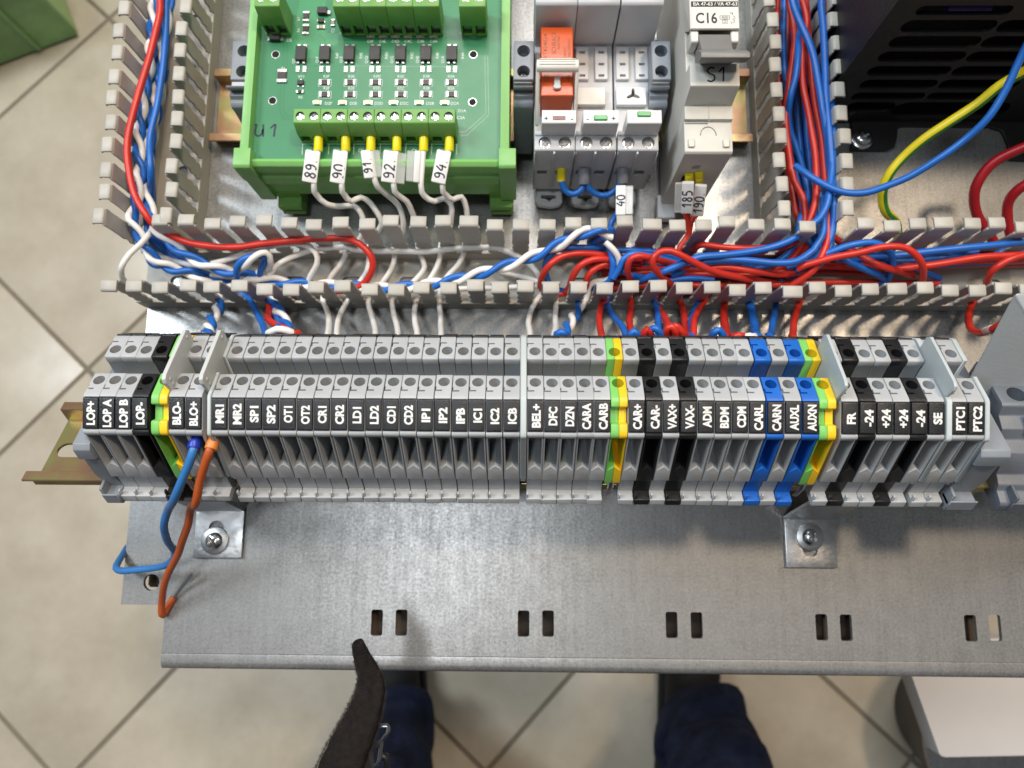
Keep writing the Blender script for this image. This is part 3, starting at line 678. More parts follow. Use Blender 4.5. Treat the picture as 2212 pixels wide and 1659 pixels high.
# carrier: channel profile extruded along x
cp = [(yF - 1.2, ZB - 1.7), (yF - 1.2, ZB + 2.2), (yF - 2.6, ZB + 3.0), (yF - 4.2, ZB + 1.6), (yF - 4.4, ZB - 3.0), (yF - 3.4, ZB - 4.0), (yF - 3.6, ZB - 6.5), (yF - 4.6, ZB - 7.2), (yF - 4.8, ZB - 13), (yF - 3.6, ZB - 14), (yF - 3.6, zb + 1), (yF - 1, zb), (yF + 4, zb), (yT, zb), (yT, ZB - 1.7)]
obj('carrier', mesh(MB().prism(cp, 'x', xL0 + 4, xR1 - 4), bevel=.35, seg=2), M['case_green'], brd)
for a, b, inner in ((xL0, xL1, xL1), (xR0, xR1, xR0)):
    w = MB().prism([(yF - 3.0, ZB - 6), (yF - 3.0, ZB + 3.4), (yF - 1.5, ZB + 4.2), (yT, ZB + 4.2), (yT, zb), (yF, zb)], 'x', a, b)
    obj('side_wall', mesh(w, bevel=.35, seg=2), M['case_green'], brd)
    c0 = (a + b) / 2
    ec = MB().prism([(yF + 2, ZB + 4.9), (yF - 5.0, ZB + 4.9), (yF - 6.0, ZB + 4.0), (yF - 6.0, ZB - 6), (yF - 5.2, ZB - 10), (yF - 5.4, zb - 1), (yF - 1, zb - 2), (yF + 2, zb - 2)], 'x', c0 - 3.1 - (.6 if a == xL0 else -.9), c0 + 3.1 - (.2 if a == xL0 else -1.3))
    obj('end_cap', mesh(ec, bevel=.4, seg=2), M['case_green'], brd)
    fx = c0 + (8 if a == xL0 else -2)
    ft = MB().prism([(yF - 4, zb + 3), (yF - 4, 12), (yF - 8.0, 12), (yF - 8.4, 9), (yF - 4.6, 8.4), (yF - 4.6, 6.5), (yF - 7.8, 6.2), (yF - 7.8, 3), (yF + 10, 3), (yF + 10, zb + 3)], 'x', fx - 5, fx + 5)
    obj('rail_foot', mesh(ft, bevel=.3), M['connector_green'], brd)
for zx, zy in ((325, 392), (303, 725), (1748, 392), (1743, 735)):
    c = FP(zx, zy); h_ = obj('hole', mesh(MB().cyl((c.x, c.y, ZB + .01), 1.45, .03, 22)), M['hole_black'], brd)
    obj('hole_ring', mesh(MB().lathe([(1.45, .005), (1.72, .005), (1.72, .03), (1.45, .03)], (c.x, c.y, ZB), 24)), M['solder'], h_)
# copper areas and traces showing through the mask
tr = MB()
def trace(pts, w=.35):
    pts = [FP(a, b) for a, b in pts]
    for i in range(len(pts) - 1):
        d = (pts[i + 1] - pts[i]); n = Vector((-d.y, d.x, 0)).normalized() * w / 2
        tr.add([(*(p)[:2], ZB + .02) for p in (pts[i] + n, pts[i + 1] + n, pts[i + 1] - n, pts[i] - n)], [(0, 1, 2, 3)])
trace([(385, 300), (380, 480), (360, 640), (355, 800), (380, 855), (455, 860)]); trace([(410, 310), (405, 480), (385, 650), (380, 790), (400, 832), (455, 838)])
trace([(1640, 950), (1690, 950), (1840, 820), (1830, 300)]); trace([(1640, 975), (1700, 975), (1860, 830), (1850, 300)]); trace([(470, 475), (1560, 480)]); trace([(790, 292), (1000, 292)]); trace([(640, 250), (680, 290), (680, 330)])
obj('trace', mesh(tr), M['pcb_trace'], brd)
def poly_on(mb, pts, dz): mb.add([(*FP(a, b)[:2], ZB + dz) for a, b in pts], [tuple(range(len(pts)))])
pr_ = MB(); poly_on(pr_, [(500, 0), (690, 0), (690, 235), (780, 245), (770, 330), (700, 330), (700, 420), (470, 420), (440, 300)], .012)
obj('copper_area', mesh(pr_), M['pcb_pour'], brd)
def connector(x0, x1, ya, z1, depth, hgt, n, scr, lead):
    """screw terminal, n poles: ya = front top edge"""
    h = z1 - hgt; w = (x1 - x0); pw = w / n
    body = mesh(MB().prism([(ya + depth, h), (ya + depth, z1), (ya, z1), (ya - .3, z1 - .3), (ya - 2.2, z1 - hgt * .46), (ya - 2.2, h)], 'x', x0 + .04, x1 - .04), bevel=.18)
    c = MB()
    for k in range(n):
        cx = x0 + pw * (k + .5); c.cyl((cx, ya + depth * .47, z1 - .9), 1.72, 3, 22)
    body = boolean(body, mesh(c)); c = MB()
    for k in range(n):
        cx = x0 + pw * (k + .5); c.box(cx - pw * .36, cx + pw * .36, ya - 5, ya + 1.6, h + 1.2, h + hgt * .44)
    body = boolean(body, mesh(c))
    o = obj('screw_terminal', body, M['connector_green'], brd)
    for k in range(n):
        cx = x0 + pw * (k + .5)
        obj('screw', SLOT_SCREW, M['steel'], o, loc=(cx, ya + depth * .47, z1 - .35), rot=(0, 0, random.uniform(0, 3.1)))
        obj('wire_clamp', mesh(MB().box(cx - pw * .30, cx + pw * .30, ya - .4, ya + .9, h + .5, h + hgt * .36)), M['steel_dull'], o)
    return o
q0 = FP(450, 880, 52); q1 = FP(1618, 880, 52); step = (q1.x - q0.x) / 6; dep = FP(900, 782, 52).y - q0.y
for k in range(6): connector(q0.x + k * step, q0.x + (k + 1) * step, q0.y, 52, dep, 12, 2, True, None)
q0 = FP(735, 42, 55.5); q1 = FP(1503, 42, 55.5); step = (q1.x - q0.x) / 4
for k in range(4): connector(q0.x + k * step, q0.x + (k + 1) * step, q0.y, 55.5, 7.5, 15.5, 2, True, None)
q0 = FP(170, 40, 55.5); connector(q0.x, FP(352, 40, 55.5).x, q0.y, 55.5, 7.5, 15.5, 2, True, None)
q0 = FP(1643, 42, 55.5); connector(q0.x, FP(1838, 42, 55.5).x, q0.y, 55.5, 7.5, 15.5, 2, True, None)
k_ = 1 / 5.55 * .3
def chip(name, zx, zy, wz, hz, ht, m_, pads=None, padm='solder', z=ZB):
    c = FP(zx, zy); w = wz * k_ / 2; h = hz * k_ / 2
    o = obj(name, mesh(MB().box(c.x - w, c.x + w, c.y - h, c.y + h, z + .02, z + ht), bevel=.12), M[m_], brd)
    if pads:
        pm_ = MB()
        for (dx, dy, a, b, t_) in pads: pm_.box(c.x + dx * k_ - a * k_ / 2, c.x + dx * k_ + a * k_ / 2, c.y - dy * k_ - b * k_ / 2, c.y - dy * k_ + b * k_ / 2, z + .015, z + t_)
        obj('lead', mesh(pm_, bevel=.1), M[padm], o)
    return o
oz_ = 9
for zx in (515, 685, 860, 1045, 1228, 1410, 1595):
    chip('optocoupler', zx, 400, 76, 112, 2.1, 'chip_black', [(-22, -72, 26, 26, .7), (24, -72, 26, 26, .7), (-22, 62, 20, 24, 1.0), (20, 62, 20, 24, 1.0), (-24, 112, 30, 52, .35), (26, 112, 30, 52, .35)])
for zx in (680, 864, 1047, 1229, 1410, 1592):
    for zy in (596, 682): chip('resistor', zx, zy, 46, 42, .6, 'resistor', [(-30, 0, 18, 46, .62), (30, 0, 18, 46, .62)])
for zx in (625, 808, 992, 1175, 1358, 1543): chip('led', zx, 741, 40, 34, .8, 'led_cream', [(-26, 0, 16, 34, .3), (26, 0, 16, 34, .3)])
for zx in (1012, 1102, 1190, 1280, 1370, 1464): chip('capacitor', zx, 266, 26, 28, .8, 'ceramic', [(-22, 0, 20, 30, .8), (22, 0, 20, 30, .8)])
chip('diode', 328, 284, 76, 48, 2.0, 'chip_black', [(-46, 4, 22, 30, .8), (46, 4, 26, 30, .9)])
chip('diode', 668, 92, 72, 52, 2.0, 'chip_black', [(46, 6, 26, 30, .9)])
for zx, zy in ((546, 122), (544, 215)): chip('resistor', zx, zy, 42, 36, .6, 'resistor', [(0, -32, 50, 20, .62), (0, 32, 50, 20, .62)])
chip('transistor', 655, 155, 44, 34, 1.0, 'chip_black', [(-26, -4, 14, 16, .4), (26, 6, 14, 16, .4)])
chip('capacitor', 655, 200, 24, 26, .7, 'ceramic', [(-22, 0, 18, 28, .7), (22, 0, 18, 28, .7)]); chip('capacitor', 740, 168, 22, 26, .7, 'ceramic', [(0, -22, 30, 14, .7), (0, 22, 30, 14, .7)])
chip('resistor', 374, 548, 62, 56, .7, 'resistor', [(0, -38, 70, 26, .72), (0, 42, 76, 28, .72)])
chip('transistor', 508, 600, 46, 36, 1.0, 'chip_black', [(-18, 28, 16, 14, .4), (18, 28, 16, 14, .4), (0, -26, 16, 14, .4)])
chip('capacitor', 502, 664, 22, 24, .7, 'resistor', [(-20, 0, 16, 26, .6), (20, 0, 16, 26, .6)])
sk = MB()
def silk(s, zx, zy, h=22, w=None, rot=False):
    c = FP(zx, zy)
    text(sk, s, h * k_, (lambda a, b: (c.x + a, c.y + b, ZB + .03)) if not rot else (lambda a, b: (c.x - b, c.y + a, ZB + .03)), w=None if w is None else w * k_, bold=.01)
for L_, zx in zip('FEDCBA', (706, 886, 1068, 1252, 1438, 1616)): silk('D2' + L_, zx, 744)
for L_, zx in zip('FEDCBA', (692, 872, 1055, 1228, 1412, 1590)): silk('R3' + L_, zx, 550, 20); silk('R2' + L_, zx, 636, 20)
for L_, zx in zip('FEDCBA', (1008, 1095, 1188, 1280, 1370, 1464)): silk('C4' + L_, zx, 298, 20)
for L_, zx in zip('FEDCBA', (630, 802, 985, 1168, 1352, 1534)): silk('Q1' + L_, zx - 6, 430, 20, rot=True); silk('R4' + L_, zx + 138, 400, 20, rot=True)
silk('Q7', 455, 440, 20, rot=True); silk('D5', 424, 290, 22); silk('R7', 492, 135, 20, rot=True); silk('R6', 490, 218, 20, rot=True); silk('C2', 738, 220, 20, rot=True); silk('D1A', 1668, 798, 22); silk('C3A', 1660, 848, 22); silk('VT1', 508, 552, 20); silk('R5', 505, 700, 20); silk('F1', 378, 492, 20); silk('P1Y', 1752, 262, 22)
silk('OUT', 960, 1085, 26); silk('COM', 1150, 1085, 26); silk('OUT', 1345, 1085, 26); silk('COM', 1530, 1085, 26); silk('OUT', 585, 1085, 26); silk('COM', 780, 1085, 26)
obj('silkscreen', mesh(sk), M['print_silver'], brd)
ol = MB()
for zx in (520, 710, 890, 1080, 1265, 1450, 1630):
    a = FP(zx, 1035); b = FP(zx, 1112); ol.box(a.x - .12, a.x + .12, b.y, a.y, ZB + .01, ZB + .03)
for (za, zb_, zy) in ((520, 1630, 1037), (785, 1510, 238), (250, 415, 236), (1650, 1835, 240)):
    a = FP(za, zy); b = FP(zb_, zy); ol.box(a.x, b.x, a.y - .12, a.y + .12, ZB + .011, ZB + .031)
for zx in (680, 864, 1047, 1229, 1410, 1592):
    for zy in (596, 682):
        c = FP(zx, zy); w = 46 * k_; h = 27 * k_
        for (x0, x1, y0, y1) in ((-w, w, h - .1, h + .1), (-w, w, -h - .1, -h + .1), (-w - .1, -w + .1, -h, h), (w - .1, w + .1, -h, h)): ol.box(c.x + x0, c.x + x1, c.y + y0, c.y + y1, ZB + .012, ZB + .028)
obj('silk_outline', mesh(ol), M['print_silver'], brd)
ink = MB(); c = FP(238, 940); hand(ink, 'U1', 5.2, lambda a, b: (c.x + 2.0 + a * 1.15, c.y + b, ZB + .05), r=.34, adv=.95)
obj('handwriting', mesh(ink), M['ink'], brd)
# clear protective strips left standing on the board
for zx, label in ((1575, 0), (1880, 1)): pass

# ------------------------------------------------------------------ end stops on the rear rail
def end_stop(px0, px1, ref, label, top=46):
    x0 = P(px0, ref, top).x; x1 = P(px1, ref, top).x; cx = (x0 + x1) / 2
    Y = lambda py, z: Yof(py, z, (px0 + px1) / 2)
    t = thing('end_stop', label, 'end stop', (cx, Y(180, 8), 7), 'grey end stops on the rear rail')
    ya, yb_ = Y(88, top), Y(172, top)
    pr = [(ya, top), (yb_, top), (yb_, top - 3.5), (Y(182, 44), 42), (Y(182, 44) - .5, 44), (Y(192, 43), 43), (Y(194, 40), 39), (Y(206, 40), 40), (Y(214, 39), 38), (Y(222, 38), 38.5), (Y(233, 37), 37), (Y(236, 36), 33), (Y(236, 36) - 1.5, 22), (Y(236, 36) - 5, 10), (Y(236, 36) - 5, 7.9), (ya + 4, 7.9), (ya + 4, 30)]
    a = mesh(MB().prism(pr, 'x', x0, x1), bevel=.3); c = MB()
    for py in (110, 154): c.lathe([(.2, -6), (2.5, -3.5), (2.55, 4)], (cx, Y(py, top), top - 1.5), 24)
    obj('body', boolean(a, mesh(c)), M['bracket_grey'], t)
    s = obj('screw', CROSS_SCREW, M['steel_dull'], t, loc=(cx, Y(154, top) + .2, top - 4.0))
    obj('cap', mesh(MB().box(x0 + .3, x1 - .6, Y(182, 44) + .1, yb_ - .2, top - 3, top - 1.0), bevel=.2), M['socket_grey'], t)
    return t
end_stop(500, 550, 130, 'grey end stop half hidden behind the left wall of the green board', 40)
end_stop(1109, 1153, 130, 'grey two hole end stop between the green board and the orange relay')
end_stop(1408, 1449, 130, 'grey two hole end stop between the relay sockets and the breaker')

# ------------------------------------------------------------------ relay sockets
RX = [P(G_(z_, 1030)[0], 310, 44).x for z_ in (345, 642, 945)]; RWD = 15.6
yA = Yof(325, 44); yBk = Yof(286, 44); yC = Yof(98, 36.5); zT = PY(1250, 12, yC).z
ym0 = Yof(287, 46); ym1 = Yof(236, 54)
for i, x0 in enumerate(RX):
    x1 = x0 + RWD; cx = (x0 + x1) / 2
    lab = ['relay socket next to the green board, holding the orange relay', 'empty middle relay socket with a cream insert and green lens', 'empty right hand relay socket with a three lobed hole and green lens'][i]
    t = thing('relay_socket', 'light grey ' + lab, 'relay socket', (cx, (yA + yC) / 2, 7), 'relay sockets in a row')
    pr = [(yA, 9), (yA - .4, 30), (yA, 43.6), (yA + .4, 44), (yBk, 44), (yBk, 36), (yC, 36), (yC - .6, 40), (yC, zT), (yC + 1, zT + .8), (yC + 30, zT + .8), (yC + 30, 9)]
    a = mesh(MB().prism(pr, 'x', x0, x1), bevel=.3)
    c = MB()
    for sx in (.26, .75): c.cyl((x0 + RWD * sx, Yof(308, 44), 43.0), 2.45, 3, 26)
    a = boolean(a, mesh(c)); c = MB()
    for sx in (.22, .70): c.box(x0 + RWD * sx - 2.0, x0 + RWD * sx + 2.0, yA - 3, yA + 5, 23.6, 27.6)
    a = boolean(a, mesh(c))
    obj('body', a, M['socket_grey'], t)
    for sx in (.26, .75): obj('screw', CROSS_SCREW, M['steel'], t, loc=(x0 + RWD * sx, Yof(308, 44), 43.3), rot=(0, 0, random.uniform(.3, 1.2)), ).scale = (1.3, 1.3, 1)
    rb = MB()
    for sx in (.0, .46, .97): rb.box(x0 + RWD * sx + .1, x0 + RWD * sx + (.9 if sx == .46 else .35), yA - 1.0, yA + .4, 12, 43.2)
    obj('rib', mesh(rb, bevel=.2), M['socket_grey'], t)
    obj('label_strip', mesh(MB().box(x0 + .2, x1 - .2, yBk - 1.3, yBk + .2, 44.05, 44.6), bevel=.1), M['socket_light'], t)
    # foot clip
    yf = Yof(436, 4); fc = mesh(MB().prism([(x0 + 1.6, yf + 8), (x0 + 1.0, yf - .6), (x0 + 2.5, yf - 2.2), (cx, yf - 2.9), (x1 - 4.0, yf - 2.2), (x1 - 2.6, yf - .6), (x1 - 3, yf + 8)], 'z', 2.4, 5.6), bevel=.4)
    fc = boolean(fc, mesh(MB().prism([(cx - 4.2, yf + 2.4), (cx - 4.2, yf + .9), (cx - 1.8, yf + .5), (cx - .7, yf - .9), (cx + .3, yf + .5), (cx + 2.2, yf + .9), (cx + 2.2, yf + 2.4)], 'z', 0, 9)))
    obj('foot_clip', fc, M['socket_light'], t)
    # contact posts
    for sx in ((.05, .38), (.54, .87)):
        pa = mesh(MB().box(x0 + RWD * sx[0], x0 + RWD * sx[1], Yof(171, 37.5), Yof(101, 37.5), 34, 37.5), bevel=.25)
        c = MB()
        for py in (113, 138.5, 163): y = Yof(py, 37.5); xm = x0 + RWD * (sx[0] + sx[1]) / 2; c.box(xm - 1.15, xm + 1.15, y - .55, y + .55, 35.6, 40)
        obj('contact_post', boolean(pa, mesh(c)), M['socket_light'], t)
    if i:
        ins = mesh(MB().box(x0 + .5, x1 - 3.2, Yof(226, 38.5), Yof(188, 38.5), 36.1, 38.5), bevel=.25)
        if i == 2:
            c = MB(); ccx, ccy = cx - .6, Yof(205, 38.5)
            for a_ in (90, 205, 335):
                d = Vector((math.cos(math.radians(a_)), math.sin(math.radians(a_)), 0)); n = Vector((-d.y, d.x, 0))
                c2 = [(Vector((ccx, ccy, 0)) + d * s1 + n * s2)[:2] for s1, s2 in ((-.6, -.8), (2.4, -.6), (3.0, 0), (2.4, .6), (-.6, .8))]
                c = MB().prism(c2, 'z', 35, 42); ins = boolean(ins, mesh(c))
            obj('cut_floor', mesh(MB().box(ccx - 4, ccx + 4, ccy - 3.2, ccy + 3.4, 36.05, 36.6)), M['wood_dark'], t)
        obj('insert', ins, M['clip_white'] if i == 1 else M['module_white'], t)
    # plug-in indicator module
    mx0 = x0 + (2.6 if i == 0 else 2.2 if i == 1 else 2.4); mx1 = x1 - (.2 if i < 2 else .4)
    mz = 53.5
    md = obj('indicator_module', mesh(MB().prism([(ym0 - .3, 44.7), (ym0 - .3, 48.5), (Yof(266, mz), mz - .4), (Yof(264, mz), mz), (ym1, mz), (ym1, 40), (ym0 + 1, 40)], 'x', mx0, mx1), bevel=.5, seg=2), M['module_white'], t)
    ly = Yof(255, mz) if i < 2 else Yof(247, mz); lx = (mx0 + mx1) / 2 + (-.2 if i else 0)
    obj('lens', mesh(MB().box(lx - 2.5, lx + 2.5, ly - 1.0, ly + 1.0, mz - 1, mz + (.12 if i == 0 else .7)), bevel=.25), M['lens_red' if i == 0 else 'lens_green'], md)
    tx = MB()
    A0 = Vector((0, Yof(264, mz), mz)); A1 = Vector((0, ym0 - .3, 48.5)); dn = (A1 - A0).normalized(); nn = Vector((0, dn.z, -dn.y)); nn = nn if nn.y < 0 else -nn
    def on(u, v): p = (A0 + A1) / 2 - dn * v + nn * .06; return (lx + u, p.y, p.z)
    if i == 0:
        text(tx, 'TYPE   M31R', 1.15, lambda a, b: on(a, b + .95), w=11.2, bold=.02); text(tx, '6/24V    DC', 1.15, lambda a, b: on(a, b - .85), w=10.6, bold=.02)
    else:
        text(tx, 'ERC-024ACDCL', 1.1, lambda a, b: on(a, b + .9), w=11.0, bold=.015); text(tx, '6/24V AC/DC', 1.1, lambda a, b: on(a, b - .9), w=8.6, bold=.015)
    for sgn, s in ((-1, '+' if i == 0 else '-'), (1, '-' if i == 0 else '+')):
        if i < 2: text(tx, s, 2.0, lambda a, b: (lx + sgn * 4.8 + a, ly + b - .2, mz + .04), bold=.02)
    obj('lettering', mesh(tx), M['print_black'], md)
    tx = MB(); yt = Yof(290, 44)
    for s, sx, w in (('A2', .08, 2.0), ('COIL', .52, 3.4), ('A1', .93, 2.0)): text(tx, s, 1.0, lambda a, b: (x0 + RWD * sx + a, yt + b - .4, 44.68), w=w * .8)
    obj('lettering', mesh(tx), M['print_faint'], t)
# orange relay and its retaining clip in the first socket
x0 = RX[0] + 2.2; x1 = RX[0] + 14.6; zr = 51.5
ry1 = Yof(58, zr); ry0 = Yof(207, zr)
rl = thing('relay', 'orange power relay with printed ratings plugged into the first socket', 'relay', ((x0 + x1) / 2, (ry0 + ry1) / 2, 36))
obj('case', mesh(MB().box(x0, x1, ry0, ry1, 36.2, zr), bevel=.55, seg=3), M['relay_orange'], rl)
tx = MB(); ym = Yof(105, zr)
def rtext(s, x, y, h, w): text(tx, s, h, lambda a, b: (x - b, y + a, zr + .03), w=w, bold=.008)
rtext('RT424024', x0 + 1.7, Yof(100, zr), 1.5, 10.5); rtext('SCHRACK', x0 + 5.0, Yof(92, zr), 1.7, 9.6); rtext('AUSTRIA', x0 + 6.8, Yof(92, zr), 1.0, 6.0); rtext('24VDC', x0 + 9.2, Yof(112, zr), 1.1, 4.6); rtext('8A/250VAC', x0 + 10.8, Yof(103, zr), 1.1, 8.0); rtext('2/E', x0 + 2.0, Yof(169, zr), 1.4, 3.0); rtext('AS', x0 + 10.4, Yof(169, zr), 1.4, 2.2)
obj('lettering', mesh(tx), mat('print_relay', (0.20, 0.07, 0.015), 0.5, var=0.05, bump=0), rl)
cl = thing('retaining_clip', 'off white plastic clip arched over the orange relay', 'clip', ((x0 + x1) / 2, Yof(140, 60), 44))
zc = 58.5; ya_, yb_ = Yof(149, zc), Yof(126, zc)
cxl, cxr = RX[0] + .3, RX[0] + 16.3
obj('bar', mesh(MB().prism([(ya_, zc - 1.2), (ya_ + .6, zc - .2), (yb_ - 2.4, zc + .3), (yb_ - .8, zc + .3), (yb_, zc - .6), (yb_, zc - 2.4), (ya_, zc - 2.4)], 'x', cxl + .2, cxr - .2), bevel=.35, seg=2), M['clip_white'], cl)
rbm = MB()
for k in range(3): rbm.box(cxl + 1.2, cxr - 1.4, yb_ - 2.6 + k * .95, yb_ - 2.2 + k * .95, zc + .2, zc + .55)
obj('grip_rib', mesh(rbm, bevel=.1), M['clip_white'], cl)
for a_, b_ in ((cxl, cxl + 1.3), (cxr - 1.3, cxr)):
    obj('arm', mesh(MB().prism([(ya_ + .2, zc - 1.5), (yb_ - .3, zc - 1.5), (Yof(200, 45), 44), (Yof(262, 44), 40), (Yof(262, 44) - 1.2, 43)], 'x', a_, b_), bevel=.25), M['clip_white'], cl)
obj('tongue', mesh(MB().prism([((x0 + x1) / 2 - 1.2, ya_ + .5), ((x0 + x1) / 2 - 1.2, Yof(186, zr + .5)), ((x0 + x1) / 2 - 1.7, Yof(189, zr + .5)), ((x0 + x1) / 2 - .9, Yof(194, zr + .5)), ((x0 + x1) / 2 + .9, Yof(194, zr + .5)), ((x0 + x1) / 2 + 1.7, Yof(189, zr + .5)), ((x0 + x1) / 2 + 1.2, Yof(186, zr + .5)), ((x0 + x1) / 2 + 1.2, ya_ + .5)], 'z', zr + .05, zr + 1.3), bevel=.3), M['fin_grey'], cl)

# ------------------------------------------------------------------ circuit breaker
mx0 = GP(1425, 1000, 54.5).x; mx1 = mx0 + 17.6; ux0 = mx0 + 1.2; cxm = (mx0 + mx1) / 2
Yb = lambda py, z: Yof(py, z, 1530)
cb = thing('circuit_breaker', 'off white single pole breaker marked C16 with grey toggle and handwritten S1', 'circuit breaker', (cxm, Yb(250, 40), 7))
yf = Yb(330, 54.5)
pr = [(yf - .2, 8), (yf - .2, 53.6), (yf + .5, 54.5), (Yb(263, 54.5), 54.5), (Yb(261, 55), 56.2), (Yb(230, 56.4), 56.4), (Yb(227, 56.4), 55.8), (Yb(187, 66), 65.2), (Yb(185, 66), 66), (Yb(137, 66), 66), (Yb(137, 66) + .2, 60), (Yb(70, 60), 60), (Yb(63, 68.5), 68.0), (Yb(62, 68.5), 68.5), (Yb(20, 68.5) + 22, 68.5), (Yb(20, 68.5) + 22, 54), (Yb(20, 68.5) + 40, 54), (Yb(20, 68.5) + 40, 8)]
a = mesh(MB().prism(pr, 'x', mx0, mx1), bevel=.35, seg=2)
ar = []
for k in range(13): an = math.pi * k / 12; ar.append((cxm + 3.1 * math.cos(an), Yb(293, 54.5) + 3.6 * math.sin(an)))
for k in range(13): an = math.pi * (12 - k) / 12; ar.append((cxm + 2.7 * math.cos(an), Yb(293, 54.5) + 3.2 * math.sin(an)))
a = boolean(a, mesh(MB().prism(ar, 'z', 53.6, 58)))
obj('body', a, M['breaker_grey'], cb)
for sx in (-1, 1): obj('latch', mesh(MB().box(cxm + sx * 6.4 - 1.2, cxm + sx * 6.4 + 1.2, Yb(318, 55), Yb(300, 55), 54.4, 55.3), bevel=.3), M['breaker_grey'], cb)
obj('seam', mesh(MB().box(mx0 + .4, cxm - .08, Yb(261, 56) - .35, Yb(261, 56) - .1, 54.55, 55).box(cxm - .08, cxm + .08, Yb(262, 56.4), Yb(230, 56.4), 56.38, 56.45)), M['print_faint'], cb)
obj('wire_entry', mesh(MB().box(cxm - 5.5, cxm - 1.2, yf - .5, yf + 2, 31.5, 36).box(cxm - .1, cxm + 3.5, yf - .5, yf + 2, 24, 30), bevel=.2), M['hole_black'], cb)
obj('recess', mesh(MB().prism([(cxm - 3.6, 42), (cxm - 3.6, 43.6), (cxm - 2.4, 44.8), (cxm - .6, 44.8), (cxm - .6, 42)], 'y', yf - .28, yf + 1)), M['toggle_grey'], cb)
obj('foot', mesh(MB().box(mx0 - 1.6, mx0 + 6, yf - 6.5, yf + 4, 3.5, 8.5), bevel=.5), M['socket_light'], cb)
lb = obj('rating_label', mesh(MB().box(ux0 - .6, mx1 - .3, Yb(61, 68.6), Yb(15, 68.6), 68.45, 68.62)), M['breaker_label'], cb)
obj('type_band', mesh(MB().box(ux0 - .6, mx1 - .3, Yb(14.5, 68.6), Yb(3, 68.6), 68.45, 68.63)), M['print_black'], cb)
tx = MB(); text(tx, 'BA 47-63 / VA 47-63', 1.35, lambda a, b: (cxm + .4 + a, Yb(8.5, 68.6) + b, 68.66), w=15.6, bold=.006)
obj('type_lettering', mesh(tx), M['print_white'], lb)
tx = MB(); text(tx, 'C16', 3.9, lambda a, b: (cxm - 2.9 + a, Yb(39, 68.6) + b, 68.66), w=7.6, bold=.02)
ex, ey = cxm + 3.6, Yb(38, 68.6)
def frame(x, y, w, h, t_=.14):
    for q in ((x - w, x + w, y + h - t_, y + h), (x - w, x + w, y - h, y - h + t_), (x - w, x - w + t_, y - h, y + h), (x + w - t_, x + w, y - h, y + h)): tx.box(*q, 68.63, 68.66)
frame(ex, ey, 1.75, .75); frame(ex, ey - 1.6, .9, .7)
text(tx, '4500', .9, lambda a, b: (ex + a, ey + b, 68.66), w=2.3); text(tx, '3', .9, lambda a, b: (ex + a, ey - 1.6 + b, 68.66))
for pts in ([(2.9, 2.0), (2.9, 1.1), (2.4, 2.0)], [(2.9, .6), (3.6, .3), (3.6, -.4), (2.9, -.6), (2.9, -1.0), (3.5, -1.2), (3.5, -1.8), (2.7, -2.0)]):
    for k in range(len(pts) - 1):
        p, q = Vector((*pts[k], 0)), Vector((*pts[k + 1], 0)); n = (q - p).normalized(); n = Vector((-n.y, n.x, 0)) * .07
        tx.add([(ex + v.x, ey + v.y, 68.66) for v in (p + n, q + n, q - n, p - n)], [(0, 1, 2, 3)])
text(tx, '1', .8, lambda a, b: (ex + 2.2 + a, ey + 1.9 + b, 68.66)); text(tx, '2', .8, lambda a, b: (ex + 2.3 + a, ey - 2.1 + b, 68.66))
obj('lettering', mesh(tx), M['print_black'], lb)
tg = MB().prism([(Yb(70, 62), 59), (Yb(76, 66), 66.5), (Yb(104, 70), 69.5), (Yb(106, 74), 73.5), (Yb(112, 77), 77), (Yb(124, 77), 77), (Yb(132, 74), 73.5), (Yb(136, 68), 67.5), (Yb(137, 62), 61), (Yb(136, 60), 58)], 'x', cxm - 5.4, cxm + 5.8)
tgo = obj('toggle', mesh(tg, bevel=.4, seg=2), M['toggle_grey'], cb)
obj('toggle_bar', mesh(MB().prism([(Yb(104, 71), 69.5), (Yb(106, 75), 74.5), (Yb(112, 77.4), 77.4), (Yb(125, 77), 77.2), (Yb(133, 74), 73.5), (Yb(134, 70), 69.5)], 'x', cxm - 7.6, cxm + 9.2), bevel=.5, seg=2), M['toggle_grey'], tgo)
for sx in (-1, 1): obj('shoulder', mesh(MB().prism([(Yb(65, 66), 58), (Yb(65, 67), 67.4), (Yb(92, 66.5), 67), (Yb(100, 65), 64), (Yb(104, 63), 58)], 'x', cxm + sx * 7.2 - 1.5 + .3, cxm + sx * 7.2 + 1.5 + .2), bevel=.4), M['breaker_label'], cb)
ink = MB(); hand(ink, 'S1', 5.4, lambda a, b: (cxm + .9 + a, Yb(161, 66) + b, 66.06), r=.30, adv=.72); obj('handwriting', mesh(ink), M['ink'], cb)

# ------------------------------------------------------------------ black vented enclosure
YV = P(1900, 262, 2).y
bxv = thing('vented_box', 'black metal enclosure with rows of long rounded vent slots, upper right', 'enclosure', (190, YV, 0))
x0 = RX1 + 2.2; pn = mesh(MB().box(x0, 300, YV, YV + 1.6, 1.0, 110)); c = MB()
def I_(zx, zy): return (1770 + .2 * zx, .2 * zy)
rows = [(165, 60, 1050, 2080), (350, 215, 890, 1905), (515, 390, 760, 1735), (670, 555, 640, 1570), (820, 715, 525, 1410), (962, 860, 440, 1265), (1080, 1000, 350, 1135), (1210, 1105, 285, 810)]
right = [None, (350, 215, 1930, 2900), (515, 390, 1760, 2700), (670, 555, 1600, 2500), (820, 715, 1440, 2300), (962, 860, 1295, 2150), (1080, 1000, 1165, 2000), (1270, 1105, 780, 2030)]
slots = [r_ for r_ in rows] + [r_ for r_ in right if r_]
